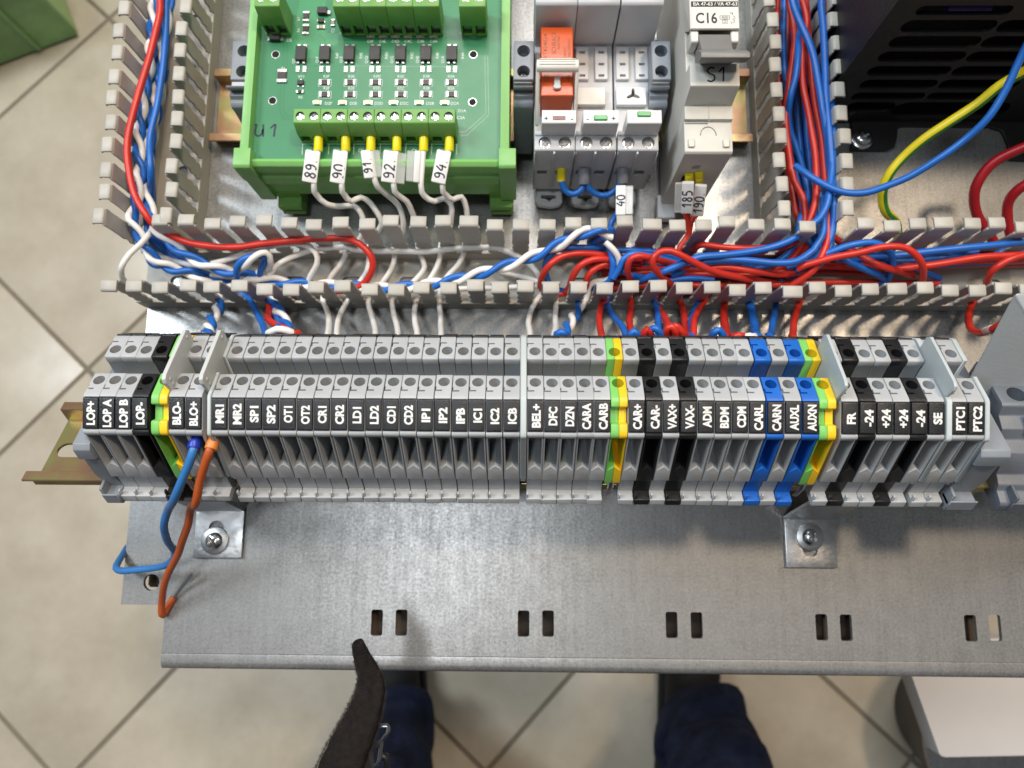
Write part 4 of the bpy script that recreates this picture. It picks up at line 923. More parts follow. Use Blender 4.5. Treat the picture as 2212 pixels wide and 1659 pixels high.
for (b_, t_, l_, r_) in slots:
    zl = PY(*I_((l_ + r_) / 2, b_), YV).z; zh = PY(*I_((l_ + r_) / 2, t_), YV).z; xl = PY(*I_(l_, (b_ + t_) / 2), YV).x; xr = PY(*I_(r_, (b_ + t_) / 2), YV).x
    zh = max(zh, zl + 3.0)
    c.prism(rrect((xl + xr) / 2, (zl + zh) / 2, xr - xl, zh - zl, (zh - zl) * .47, 5), 'y', YV - 2, YV + 4)
obj('front_panel', boolean(pn, mesh(c)), M['black_paint'], bxv)
obj('inner_tray', mesh(MB().box(x0 + 1, 300, YV + 26, YV + 28, 1, 110).box(x0 + 1, 300, YV + 2, YV + 26, 1, 3)), M['black_inner'], bxv)
obj('side_panel', mesh(MB().box(x0, x0 + 1.4, YV + 1.7, YV + 120, 1, 110)), M['black_paint'], bxv)
obj('top_panel', mesh(MB().box(x0, 300, YV, YV + 120, 110.1, 111.5)), M['black_paint'], bxv)
obj('inner_cable', mesh(MB().tube([PY(2045, 17, YV + 9), PY(2138, 16, YV + 9)], 1.9, 10)), M['violet_wire'], bxv)
fl = [P(1838, 262, 1.7), P(1838, 325, 1.7), P(1915, 325, 1.7), P(1932, 318, 1.7), P(1938, 300, 1.7), P(1940, 278, 1.7), P(1950, 272, 1.7), P(2140, 274, 1.7), P(2165, 282, 1.7), P(2178, 310, 1.7), P(2182, 345, 1.7), P(2300, 350, 1.7), P(2300, 255, 1.7)]
obj('flange', mesh(MB().prism([(p.x, p.y) for p in fl], 'z', .15, 1.7), bevel=.3), M['black_paint'], bxv)
c = P(1866, 297, 4); obj('screw', SCREW, M['steel'], bxv, loc=(c.x, c.y, 1.75), rot=(0, 0, .6)).scale = (1.0, 1.0, 1.1)
# ------------------------------------------------------------------ wiring
ZC = {'A': (165.9, 414.8, .27506), 'B': (719.0, 414.8, .27506), 'C': (1272.1, 414.8, .22505), 'D': (1714.6, 414.8, .22505), 'E': (0, 0, .3001), 'F': (497.8, 0, .3), 'G': (1050.9, 0, .3), 'H': (1604, 0, .3),
      'J': (55.3, 691.4, .26676), 'K': (221.2, 1050.9, .27506), 'd': (0, 0, 1.0)}
def path(*seg):
    """segments: key letter, then (x, y, z) triples; z may be left out and is then carried on evenly"""
    out = []; key = 'd'; raw = []
    for s in seg:
        if isinstance(s, str): key = s
        elif isinstance(s, Vector): raw.append((s, s.z))
        else:
            ox, oy, k = ZC[key]; raw.append(((ox + s[0] * k, oy + s[1] * k), s[2] if len(s) > 2 else None))
    zs = [r[1] for r in raw]; idx = [i for i, z in enumerate(zs) if z is not None]
    for i in range(len(zs)):
        if zs[i] is None:
            lo = max([j for j in idx if j < i], default=idx[0]); hi = min([j for j in idx if j > i], default=idx[-1])
            zs[i] = zs[lo] if hi == lo else zs[lo] + (zs[hi] - zs[lo]) * (i - lo) / (hi - lo)
    return [r[0] if isinstance(r[0], Vector) else P(r[0][0], r[0][1], zs[i]) for i, r in enumerate(raw)]
WL = {}
def wire(label, col, r, pts, group=None, name='wire', n=10, step=2.0, parts=False):
    pts = catmull(pts, step); sd = Vector((len(WL) * 7.3, len(WL) * 3.1, 0)); WL[len(WL)] = 1
    for i in range(3, len(pts) - 3): pts[i] = pts[i] + mnoise.noise_vector(pts[i] * .06 + sd) * .42
    if parts:
        t = thing(name, label, 'wire', pts[0], group)
        obj('insulation', mesh(MB().tube(pts, r, n), smooth=60), M[col], t); return t, pts
    o = obj(name, mesh(MB().tube(pts, r, n), smooth=60), M[col]); tag(o, label, 'wire', group); return o
def resample(pts, step):
    pts = catmull(pts, step * .5); out = [pts[0]]; acc = 0
    for a, b in zip(pts, pts[1:]):
        acc += (b - a).length
        if acc >= step: out.append(b); acc = 0
    out.append(pts[-1]); return out
def twisted(base, cols, r, pts, pitch=15.0, phase=0.0, group=None):
    c = resample(pts, .9); tw = [[], []]; L = 0
    for i, p in enumerate(c):
        if i: L += (p - c[i - 1]).length
        T = (c[min(i + 1, len(c) - 1)] - c[max(i - 1, 0)]).normalized(); u = T.cross(Vector((0, 0, 1))).normalized(); w = u.cross(T)
        a = 2 * math.pi * L / pitch + phase; d = (u * math.cos(a) + w * math.sin(a)) * r * 1.02
        tw[0].append(p + d); tw[1].append(p - d)
    for k in (0, 1):
        o = obj('wire', mesh(MB().tube(tw[k], r, 9), smooth=60), M[cols[k]]); tag(o, '%s strand of the pair %s' % (cols[k].split('_')[1], base), 'wire', group)
W, B_, R_ = 'wire_white', 'wire_blue', 'wire_red'
RW = 1.15
def into(px):                       # up behind the terminals and into their rear clamps
    a = P(px, 727, 45); return [a, Vector((a.x, a.y - 3.5, 50)), Vector((a.x, 51, 54))]
def ferrule(t, p0, p1, r0, r1, m_):
    obj('ferrule', mesh(MB().tube([p0, p0 + (p1 - p0) * .08, p1 - (p1 - p0) * .06, p1], [r0 * .9, r0, r1, r1 * .9], 14), smooth=50), M[m_], t)
def sleeve(t, c0, c1, s, wid=2.6, th=1.25, clear=0, flip=1, hgt=3.0, cside=1, roll=0.0):
    """flat marking sleeve around a wire from c0 to c1 with a handwritten number"""
    d = (c1 - c0); L = d.length; d.normalize(); v = (Vector((0, 0, CAMZ)) - (c0 + c1) / 2).normalized(); nrm = (v - d * v.dot(d)).normalized(); sd = d.cross(nrm)
    if roll: q = Matrix.Rotation(roll, 3, d); nrm = q @ nrm; sd = q @ sd
    def bx(mb, a0, a1, b0, b1, e0, e1): mb.hexa([c0 + d * x + sd * y + nrm * e0 for x, y in ((a0, b0), (a1, b0), (a1, b1), (a0, b1))], [c0 + d * x + sd * y + nrm * e1 for x, y in ((a0, b0), (a1, b0), (a1, b1), (a0, b1))])
    mb = MB(); bx(mb, 0, L, -wid, wid, -th, th); tg = obj('tag', mesh(mb, bevel=.55, seg=2), M['tag_white'], t)
    if clear:
        mb = MB(); bx(mb, .2, L - .2, cside * wid * .9, cside * (wid + clear), -th * .5, th * .7); obj('clear_flap', mesh(mb, bevel=.3), M['tag_clear'], tg)
    if s:
        ink = MB(); cc = (c0 + c1) / 2 + nrm * (th + .03)
        hand(ink, s, hgt, lambda a, b: cc - d * a + sd * b * flip, r=.30, adv=.76); obj('handwriting', mesh(ink, recalc=False), M['ink'], tg)

# six white wires from the green board through the duct to the terminal row
board = [('89', [('F'), (634, 1005, 44), (632, 1075, 43.5)], [(600, 1330, 40), (618, 1400, 36), (690, 1470, 32), (790, 1488, 28), (880, 1478, 26), (938, 1530, 24), (965, 1640, 20)], [(200, 380, 14), (105, 440, 12), (95, 500), (50, 580), (-10, 660, 11), (-60, 760, 10), (-75, 850, 10), (-45, 930, 14), (-30, 1020, 25)], 'A1970'),
         ('90', [('F'), (828, 1005, 44), (830, 1075, 43.5)], [(800, 1335, 40), (820, 1400, 36), (870, 1450, 33), (940, 1420, 31), (1010, 1460, 28), (1080, 1570, 24), (1085, 1620, 21)], [(340, 330, 16), (290, 400, 13), (282, 500), (265, 620), (200, 720, 11), (120, 850, 10), (65, 950, 14), (40, 1030, 25)], 'A2040'),
         ('91', [('F'), (1012, 1005, 44), (1010, 1075, 43.5)], [(1040, 1300, 41), (1080, 1360, 37), (1150, 1420, 32), (1210, 1480, 28), (1240, 1560, 24), (1243, 1640, 20)], [(520, 370, 14), (480, 410, 13), (485, 500), (460, 600), (400, 700, 12), (340, 780, 10), (275, 850, 10), (290, 930, 14), (320, 1020, 25)], 'B335'),
         ('92', [('F'), (1198, 1005, 44), (1198, 1075, 43.5)], [(1175, 1330, 40), (1200, 1400, 36), (1270, 1450, 32), (1310, 1530, 27), (1345, 1640, 20)], [(665, 380, 14), (672, 450, 13), (715, 560), (710, 620), (600, 740, 11), (470, 830, 10), (470, 930, 14), (500, 1030, 25)], 'B510'),
         ('', [('F'), (1392, 1005, 44), (1390, 1075, 43.5)], [(1375, 1330, 40), (1400, 1410, 36), (1470, 1450, 33), (1540, 1430, 31), (1590, 1480, 28), (1590, 1560, 25), (1580, 1640, 20)], [(890, 350, 15), (850, 410, 13), (845, 500), (820, 590), (760, 690, 11), (665, 830, 10), (640, 920, 14), (645, 1010, 25)], 'B660'),
         ('94', [('F'), (1578, 1005, 44), (1575, 1075, 43.5)], [(1525, 1335, 40), (1545, 1400, 36), (1600, 1440, 33), (1660, 1420, 31), (1700, 1500, 27), (1715, 1640, 20)], [(1060, 340, 15), (1035, 410, 13), (1025, 480), (980, 570), (900, 660, 12), (845, 780, 10), (835, 850, 10), (838, 930, 14), (845, 1030, 25)], 'B850')]
for num, st, mid, low, end in board:
    ex_ = ZC[end[0]][0] + float(end[1:]) * .27506
    pts = path(*st) + path('F', *mid) + path('B', *low) + into(ex_)
    lab = {'89': 'leftmost white board wire, its white sleeve marked 89', '90': 'second white board wire from the left, its white sleeve marked 90', '91': 'third white board wire from the left, slanting sleeve marked 91 half turned away', '92': 'fourth white board wire from the left, sleeve marked 92 with clear flap', '': 'fifth white board wire from the left, its clear sleeve showing no number', '94': 'rightmost white board wire, its white sleeve marked 94'}[num]
    t, cp_ = wire(lab, W, RW, pts, 'white wires of the green board', parts=True)
    f0 = path('F', (st[1][0], st[1][1] - 15, 44.6))[0]; f1 = path('F', (st[2][0], st[2][1] + 15, 43.2))[0]
    ferrule(t, f0 + Vector((0, 2, 0)), f1, 1.75, 1.75, 'ferrule_yellow')
    a = Vector(pts[1]); b = Vector(pts[2])
    s0 = a + (b - a) * .08; s1 = a + (b - a) * .97
    off = Vector((-1.6 if num in ('89', '90', '94') else -2.0, 0, .9))
    sleeve(t, s0 + off, s1 + off, {'': None}.get(num, num + '.'), 2.8 if num not in ('91', '') else (1.9 if num == '91' else 1.2), 1.1, clear={'91': 3.4, '92': 3.4, '': 2.8}.get(num, 0), cside=-1 if num in ('91', '92') else 1, hgt=3.9 if num != '91' else 3.0)
# --- left side: red wire and twisted pairs out of the left duct
wire('red wire running down the left duct and along the horizontal duct', R_, 1.4, path('E', (1155, -60, 33), (1150, 60), (1130, 200), (1080, 400), (1025, 580), (965, 780), (925, 950), (916, 1080), (928, 1210), (965, 1380), (1045, 1530, 32), 'A', (590, 235, 30), (660, 295, 28), (770, 355, 27), (900, 400, 27), (1080, 428), (1250, 428), (1500, 402), (1800, 372), (2040, 362, 27), 'B', (110, 365, 27), (210, 405, 27), (285, 480, 26), (318, 560, 24), (300, 640, 21), (230, 730, 17), (60, 775, 14), (-180, 770, 12), (-470, 830, 9), (-500, 920, 14), (-490, 1010, 26)) + into(647))
twisted('in the left duct, turning out at the left end', (B_, W), 1.3, path('E', (1120, -60, 24), (1100, 150), (1080, 420), (1040, 680), (1008, 880), (1000, 1080), (1010, 1260), (985, 1420), (950, 1560, 25), 'A', (450, 250, 24), (500, 360, 23), (560, 470, 22), (650, 555, 20), (780, 610, 18), (930, 650, 16), (1050, 720, 12), (1110, 840, 11), (1105, 930, 16), (1060, 1010, 24), (1030, 1100, 36)) + into(448), 19, 1.0)
twisted('running along the duct up to the relays', (B_, W), 1.3, path('E', (1225, -60, 18), (1190, 200), (1150, 480), (1110, 760), (1085, 950), (1065, 1150), (1060, 1340), (1075, 1480, 22), 'A', (620, 270, 24), (710, 380, 23), (820, 465, 22), (950, 545, 21), (1100, 600, 20), (1300, 650, 16), (1700, 720, 14), (2050, 735, 14), 'B', (180, 745, 15), (400, 755, 16), (600, 745, 18), (800, 720, 20), (960, 690, 23), (1100, 655, 25), (1260, 610, 27), (1420, 560, 28), (1600, 495, 29), (1760, 420, 31), (1900, 350, 34), (2060, 300, 35), (2200, 330, 32)) , 22, 2.2)
twisted('looping down behind the sixth front cap', (B_, W), 1.25, path('A', (1260, 650, 20), (1290, 580, 25), (1380, 515, 28), (1480, 495, 27), (1500, 560, 22), (1440, 640, 16), (1420, 720, 12), (1490, 800, 10), (1550, 880, 14), (1610, 980, 24), (1650, 1060, 34)) + into(612), 24, .5)
twisted('curving in from the left duct just above the front wall', (W, B_), 1.25, path('E', (1175, 500, 14), (1130, 800, 14), (1060, 1200, 16), (1000, 1500, 16), 'A', (470, 300, 15), (540, 450, 15), (620, 560, 14), (740, 600, 13), (880, 640, 13), (1000, 700, 12), (1200, 740, 11), (1420, 745, 10)), 20, 0)
for k, (px_, z_) in enumerate(((1190, 30), (1205, 12), (1160, 8), (1130, 16))):
    wire('plain blue wire lying deep in the left duct', B_, 1.3, path('E', (px_ + 15, -60, z_), (px_, 250), (px_ - 20, 500), (px_ - 60 - 12 * k, 760), (px_ - 110 - 10 * k, 1000), (px_ - 110, 1250, z_), (px_ - 100, 1500, min(z_, 14)), 'A', (560 + 30 * k, 330, 12), (760 + 40 * k, 520 + 10 * k, 9), (1000, 640, 8), (1300, 700, 8)), 'blue wires deep in the left duct')
wire('white wire arching over the left end of the front duct wall', W, RW, path('A', (620, 250, 18), (560, 340, 24), (500, 415, 28), (420, 490, 30), (360, 580, 30), (355, 640, 26), (375, 700, 20), (480, 760, 12), (700, 780, 9)))
wire('white wire sweeping low in the duct, then looping over itself below the board', W, RW, path('A', (600, 480, 12), (760, 540, 14), (980, 575, 17), (1180, 535, 20), (1400, 460, 22), (1600, 415, 23), (1780, 415, 23), (1875, 475, 22), (1890, 560, 20), (1840, 650, 16), (1800, 720, 12), (1700, 760, 9)))
wire('long white wire lying along the duct under the board wires', W, RW, path('A', (1510, 650, 16), (1600, 555, 18), (1750, 485, 18), (1900, 445, 18), (2150, 440, 17), 'B', (150, 455, 17), (400, 465), (700, 468), (1000, 440), (1250, 438), (1400, 480, 17), (1530, 550, 17), (1620, 660, 15), (1645, 770, 11), (1600, 850, 10), (1550, 940, 14), (1540, 1020, 25)) + into(1145))
wire('white wire bundled straight along the front wall of the duct', W, RW, path('A', (1050, 650, 10), (1500, 720, 8), (2000, 760, 8), 'B', (200, 775, 8), (700, 768, 8), (1200, 755, 9), (1560, 735, 10), (1640, 745, 10)))
wire('white wire reaching the terminals beside the white one at BEL+', W, RW, path('B', (1300, 620, 6), (1600, 700, 8), (1740, 780, 9), (1752, 840, 10), (1752, 930, 14), (1748, 1030, 26)) + into(1196))
wire('blue wire bending into the terminals left of the first red one', B_, 1.3, path('A', (900, 640, 9), (1150, 720, 9), (1290, 790, 10), (1345, 835, 11), (1400, 920, 16), (1448, 1010, 26), (1462, 1060, 34)) + into(570))
twisted('dropping through the front wall to the terminals at BEL+', (W, B_), 1.25, path('C', (170, 470, 30), (240, 600, 28), (260, 720, 25), (190, 850, 20), 'B', (2040, 740, 14), (1990, 800, 11), (1950, 870, 11), (1915, 940, 15), (1870, 1020, 26), (1830, 1080, 36)) + into(1218), 26, .8)

# --- middle and right: wires crossing the duct
loose = []
def lw(label, col, r, *seg, end=None, group=None): return wire(label, col, r, path(*seg) + (into(end) if end else []), group)
lw('red wire making a tall open loop above the front duct wall', R_, 1.35, 'C', (1180, 960, 9), (900, 930, 14), (740, 845, 25), (645, 745, 33), (618, 660, 36), (670, 580, 37), (790, 565, 37), (920, 625, 36), (1050, 695, 34), (1200, 757, 31), (1400, 810, 26), (1620, 850, 18), (1800, 880, 12))
lw('upper of two long blue wires sweeping from the right duct along the horizontal duct', B_, 1.4, 'C', (480, 850, 20), (690, 772, 30), (830, 712, 32), (960, 662, 33), (1060, 625, 33), (1300, 600, 32), (1550, 570, 31), (1800, 515, 31), (2000, 425, 32), (2140, 310, 33), 'D', (250, 250, 33), (320, 120, 33), (340, 0, 33), 'H', (640, 1250, 32), (650, 1000, 31), (640, 700, 31))
lw('lower of two long blue wires sweeping from the right duct along the horizontal duct', B_, 1.4, 'C', (800, 800, 22), (1060, 692, 29), (1250, 660, 30), (1500, 655, 30), (1800, 682, 30), (2000, 655, 30), (2150, 560, 30), 'D', (200, 540, 30), (285, 400, 30), (290, 250, 29), (290, 80, 28), 'H', (600, 1400, 27), (615, 1100, 27), (590, 800, 28))
lw('blue wire from the relays passing under the red loop', B_, 1.3, 'B', (2120, 350, 32), 'C', (0, 535, 22), (200, 552, 22), (420, 562, 22), (640, 575, 22), (800, 615, 21), (980, 670, 18), (1250, 720, 14), (1700, 720, 12))
lw('red wire with a small hump left of the tall red loop', R_, 1.3, 'C', (420, 960, 10), (400, 860, 18), (372, 750, 28), (400, 650, 32), (480, 612, 33), (620, 640, 31), (800, 690, 29), (1000, 735, 27), (1300, 722, 27), (1600, 765, 26), (1850, 790, 22), (2100, 760, 18))
lw('blue wire arching beside the small red hump', B_, 1.3, 'C', (230, 830, 24), (300, 720, 27), (340, 640, 29), (430, 590, 29), (560, 610, 27), (760, 660, 24), (1000, 720, 18))
lw('blue wire dipping behind the second cap right of the white pair', B_, 1.3, 'C', (250, 640, 20), (290, 720, 22), (370, 790, 22), (500, 818, 20), (700, 860, 16), (960, 830, 16), (1200, 850, 16))
lw('red wire along the rear wall right of the breaker wires', R_, 1.3, 'C', (1000, 560, 18), (1080, 512, 26), (1300, 532, 27), (1600, 545, 27), (1830, 535, 27), (1980, 480, 26), 'D', (120, 350, 26), (190, 150, 27), 'H', (530, 1350, 27), (520, 1100, 27), (480, 850, 27), (430, 560, 28), (430, 350, 29), (460, 150, 30), (420, -40, 30))
lw('leftmost red arc dropping to the terminals', R_, 1.3, 'C', (260, 620, 22), 'B', (2150, 495, 25), (1950, 478, 28), (1800, 505, 29), (1700, 575, 28), (1645, 670, 22), (1640, 760, 13), (1740, 800, 11), (1900, 790, 10))
lw('blue arc just inside the leftmost red arc', B_, 1.3, 'C', (150, 540, 24), 'B', (2000, 438, 27), (1800, 442, 28), (1715, 485, 27), (1668, 560, 24), (1668, 650, 19), (1720, 750, 13), (1850, 790, 10))
lw('second red arc bending down through the front wall', R_, 1.35, 'C', (500, 650, 20), 'B', (2180, 530, 25), (2040, 535, 27), (1940, 580, 26), (1885, 660, 22), (1850, 760, 14), (1800, 800, 9))
lw('third red arc bending down through the front wall', R_, 1.35, 'C', (500, 690, 18), 'B', (2190, 560, 23), (2080, 590, 24), (2010, 660, 22), (1990, 750, 16), (1930, 800, 9))
# bundled wires lying in the duct
rnd = random.Random(3)
for k in range(9):
    z_ = 5 + 2.4 * (k % 5) + rnd.uniform(-1, 1); o_ = 26 * (k % 6) + rnd.uniform(-14, 14)
    lw('red wire bundled low in the horizontal duct, right half', R_, 1.3, 'C', (-60 + 60 * k, 690 + o_, z_), (400, 660 + o_ + rnd.uniform(-30, 30), z_), (900, 690 + o_, z_ + rnd.uniform(-2, 4)), (1400, 690 + o_ + rnd.uniform(-30, 30), z_), (1900, 670 + o_, z_), 'D', (300, 650 + o_ * .8, z_), (900, 640 + o_ * .8 + rnd.uniform(-30, 30), z_), (1500, 610 + o_ * .7, z_), (2350, 590 + o_ * .7, z_), group='red wires bundled in the horizontal duct')
for k in range(5):
    z_ = 6 + 3 * (k % 3); o_ = 34 * k
    lw('blue wire bundled low in the horizontal duct, right half', B_, 1.3, 'C', (200 + 150 * k, 640 + o_, z_), (700, 690 + o_ * .6, z_), (1200, 650 + o_ + rnd.uniform(-30, 30), z_ + 2), (1800, 690 + o_ * .7, z_), 'D', (300, 560 + o_, z_), (900, 600 + o_, z_), (1500, 560 + o_, z_ + 3), (2350, 520 + o_, z_), group='blue wires bundled in the horizontal duct')
for k, (col, nm) in enumerate(((R_, 'red'), (B_, 'blue'), (R_, 'red'))):
    lw('%s wire lying against the front wall behind its caps%s' % (nm, ', the lowest' if k == 2 else ''), col, 1.3, 'C', (150, 930 + 8 * k, 13 - 2 * k), (500, 900, 17 - 4 * k), (900, 895 + 10 * k, 17 - 4 * k), (1300, 900 + 6 * k, 16 - 3 * k), (1800, 890 + 8 * k, 16 - 4 * k), 'D', (200, 870, 15 - 3 * k), (800, 870, 13), (1400, 880, 12))
lw('red wire rising from the duct in a long arch and dropping at a cap', R_, 1.35, 'C', (2000, 740, 26), 'D', (120, 700, 28), (320, 640, 31), (600, 590, 33), (850, 527, 35), (1050, 530, 35), (1175, 605, 34), (1240, 720, 30), (1235, 850, 22), (1180, 930, 12))
lw('blue wire arching under the long red arch and dropping at a cap', B_, 1.35, 'C', (1900, 720, 22), 'D', (200, 640, 26), (370, 570, 29), (550, 512, 31), (740, 480, 31), (870, 520, 30), (940, 615, 27), (940, 750, 22), (900, 850, 14))
lw('long blue wire leaving to the right along the rear wall', B_, 1.45, 'D', (500, 660, 22), (760, 620, 25), (1000, 610, 27), (1200, 588, 28), (1500, 555, 29), (1900, 510, 30), (2350, 470, 30))
lw('long red wire rising gently to the right edge of the duct', R_, 1.4, 'D', (900, 740, 20), (1150, 722, 25), (1300, 702, 26), (1600, 655, 27), (1900, 612, 28), (2350, 602, 28))
lw('red wire curving up to the right edge over the last caps', R_, 1.35, 'D', (1850, 880, 16), (1890, 780, 24), (1990, 695, 28), (2120, 625, 29), (2350, 570, 29))
lw('red wire slanting down to the front wall below the blue arch', R_, 1.4, 'D', (380, 430, 18), (520, 540, 22), (650, 612, 25), (800, 690, 26), (960, 745, 24), (1150, 800, 18))
lw('blue wire slanting down to the front wall, left one', B_, 1.4, 'D', (330, 560, 20), (480, 640, 23), (650, 722, 23), (800, 790, 20), (900, 860, 12))
lw('blue wire slanting down to the front wall, right one', B_, 1.3, 'D', (560, 560, 18), (700, 608, 21), (900, 690, 21), (1200, 755, 18), (1400, 830, 12))
lw('red wire slanting along the right duct mouth', R_, 1.4, 'C', (1900, 930, 18), 'D', (180, 750, 26), (260, 620, 28), (320, 470, 28), (330, 300, 28), (345, 100, 28), 'H', (600, 1300, 27), (560, 950, 26), (520, 700, 26), (490, 450, 27), (470, 200, 27), (450, -40, 27))
# vertical bundle in the right duct
lw('blue wire crossing over the red ones high in the right duct', B_, 1.45, 'H', (340, -60, 35), (370, 40), (410, 140), (470, 280), (515, 420), (545, 580), (580, 800, 32), (610, 1000, 30), (625, 1200, 28), (640, 1450, 26), 'D', (370, 330, 24), (330, 560, 24), (220, 720, 20), (0, 830, 14))
lw('blue wire down the right side of the right duct', B_, 1.45, 'H', (560, -60, 34), (580, 150), (590, 400), (605, 680), (625, 950), (640, 1200), (655, 1450, 31), 'D', (380, 300, 29), (350, 450, 28), (250, 600, 27), (60, 740, 22), 'C', (1900, 800, 16))
lw('darker red wire down the left side of the right duct', R_, 1.4, 'H', (320, -60, 28), (360, 120), (380, 280), (365, 420), (330, 640), (310, 850, 24), (330, 1100), (370, 1300), (440, 1450, 22), 'D', (100, 430, 20), (0, 620, 16), 'C', (1700, 800, 12))
lw('blue wire bowing to the left inside the right duct', B_, 1.35, 'H', (400, -60, 20), (405, 200, 26), (405, 380, 30), (380, 560, 30), (345, 700, 28), (335, 900, 22), (420, 1150, 18), (470, 1400, 18), (420, 1560, 20), 'C', (1980, 480, 22), (1850, 640, 20), (1600, 740, 16))
for k in range(4):
    lw('red wire deep in the right duct', R_, 1.35, 'H', (255 + 75 * k, -60, 8 + 4 * (k % 2)), (250 + 70 * k, 300), (270 + 60 * k, 700), (310 + 60 * k, 1100), (370 + 50 * k, 1450), 'D', (60 + 60 * k, 450, 10), (-100 + 40 * k, 640, 10), 'C', (1500 + 60 * k, 760, 8), group='red wires deep in the right duct')
for k in range(4):
    lw('blue wire deep in the right duct', B_, 1.35, 'H', (300 + 75 * k, -60, 16 - 3 * (k % 2)), (300 + 68 * k, 350), (330 + 60 * k, 750), (370 + 55 * k, 1150), (430 + 45 * k, 1480), 'D', (150 + 60 * k, 480, 12), (380 + 90 * k, 640, 12), (900, 720 + 10 * k, 9), group='blue wires deep in the right duct')
# through the front wall and up to the terminals
def drop(label, col, r, *seg, end, z0=10):
    raw = [s for s in seg if not isinstance(s, str)]; n = len(raw); key = [s for s in seg if isinstance(s, str)][0]
    tri = [(s[0], s[1], z0 + (38 - z0) * (i / max(1, n - 1)) ** 1.5) for i, s in enumerate(raw)]
    first = (tri[0][0] + 15, tri[0][1] - 70, z0 + 1); ff = (tri[0][0] + 60, tri[0][1] - 160, z0 + 3)
    return wire(label, col, r, path(key, ff, first, *tri) + into(end), 'wires dropping to the terminal row')
drop('blue wire dropping straight to the terminals beside a white one, left half', B_, 1.3, 'A', (1530, 830), (1560, 930), (1580, 1010), (1590, 1080), end=603)
drop('red wire bowing left as it drops beside the blue one', R_, 1.3, 'C', (190, 985), (120, 1080), (103, 1190), (120, 1340), end=1300)
drop('blue wire slanting right from the same gap as the bowed red one', B_, 1.3, 'C', (175, 1075), (230, 1180), (320, 1300), end=1352)
drop('red wire dropping nearly straight, left of the first blue jumper loop', R_, 1.35, 'C', (405, 990), (400, 1100), (388, 1230), (400, 1340), end=1364)
drop('blue wire dropping into the crossed red and blue jumpers', B_, 1.35, 'C', (620, 1020), (652, 1110), (665, 1220), (672, 1340), end=1422)
drop('red wire slanting from behind that blue wire to the red jumper', R_, 1.3, 'C', (640, 1060), (700, 1160), (760, 1270), end=1446)
drop('red wire dropping to the right of the twin red jumper loops', R_, 1.35, 'C', (845, 1035), (898, 1120), (922, 1240), (935, 1360), end=1482)
drop('blue wire bowing left on its way down, a red one tucked behind it', B_, 1.4, 'C', (1115, 1000), (1025, 1120), (985, 1240), (985, 1360), end=1494)
drop('red wire tucked behind the bowed blue wire', R_, 1.2, 'C', (1130, 1010), (1050, 1130), (1010, 1250), end=1497)
drop('thick red wire dropping straight, middle of the right half', R_, 1.65, 'C', (1315, 1035), (1300, 1160), (1305, 1280), (1312, 1370), end=1567)
drop('thick blue wire dropping straight right of the thick red one', B_, 1.75, 'C', (1545, 1035), (1570, 1170), (1592, 1300), (1600, 1370), end=1633)
drop('blue wire leaning left as it drops, right of the thick blue one', B_, 1.4, 'C', (1805, 1010), (1795, 1150), (1765, 1270), (1742, 1370), end=1662)
drop('last red wire dropping to the row, alone on the right', R_, 1.4, 'C', (2035, 1030), (1995, 1150), (1960, 1290), (1950, 1380), end=1711)
# jumper loops standing over the rear clamps
def jumper(label, col, *p, r=1.3):
    pts = path(*p); a = pts[0].copy(); b = pts[-1].copy()
    wire(label, col, r, [Vector((a.x, 53, 53)), Vector((a.x, 58, 55))] + pts + [Vector((b.x, 58, 55)), Vector((b.x, 53, 53))], 'jumper loops behind the terminals')
jumper('small blue jumper loop behind CAR+', B_, 'C', (400, 1380, 58), (430, 1335, 59), (475, 1380, 58))
jumper('small red jumper stub left of the blue arch', R_, 'C', (520, 1375, 58), (555, 1315, 60), (595, 1370, 58))
jumper('blue jumper arch right of the red stub', B_, 'C', (590, 1330, 58), (630, 1305, 60), (680, 1345, 59), (700, 1390, 57))
jumper('left of the twin red jumper loops', R_, 'C', (735, 1385, 57), (745, 1320, 60), (790, 1290, 61), (825, 1340, 60), (830, 1390, 57))
jumper('right of the twin red jumper loops', R_, 'C', (815, 1300, 60), (850, 1297, 60), (900, 1350, 59), (925, 1390, 57))
jumper('blue jumper arch left of the thick red wire', B_, 'C', (1190, 1390, 57), (1215, 1340, 60), (1260, 1325, 60), (1305, 1390, 58))
jumper('low red jumper between the thick red and thick blue wires', R_, 'C', (1395, 1395, 57), (1430, 1372, 58), (1490, 1390, 57))
jumper('low white jumper beside the low red one', W, 'C', (1490, 1395, 57), (1540, 1382, 58), (1590, 1400, 57))
jumper('white jumper loop behind the block SP1', W, 'A', (1500, 1115, 57), (1570, 1078, 59), (1650, 1085, 59), (1720, 1115, 57))
jumper('red jumper under the white loop behind SP2', R_, 'A', (1600, 1120, 57), (1660, 1098, 58), (1730, 1120, 57))
jumper('blue jumper stub behind DFC', B_, 'B', (1760, 1120, 57), (1790, 1098, 58), (1830, 1120, 57))

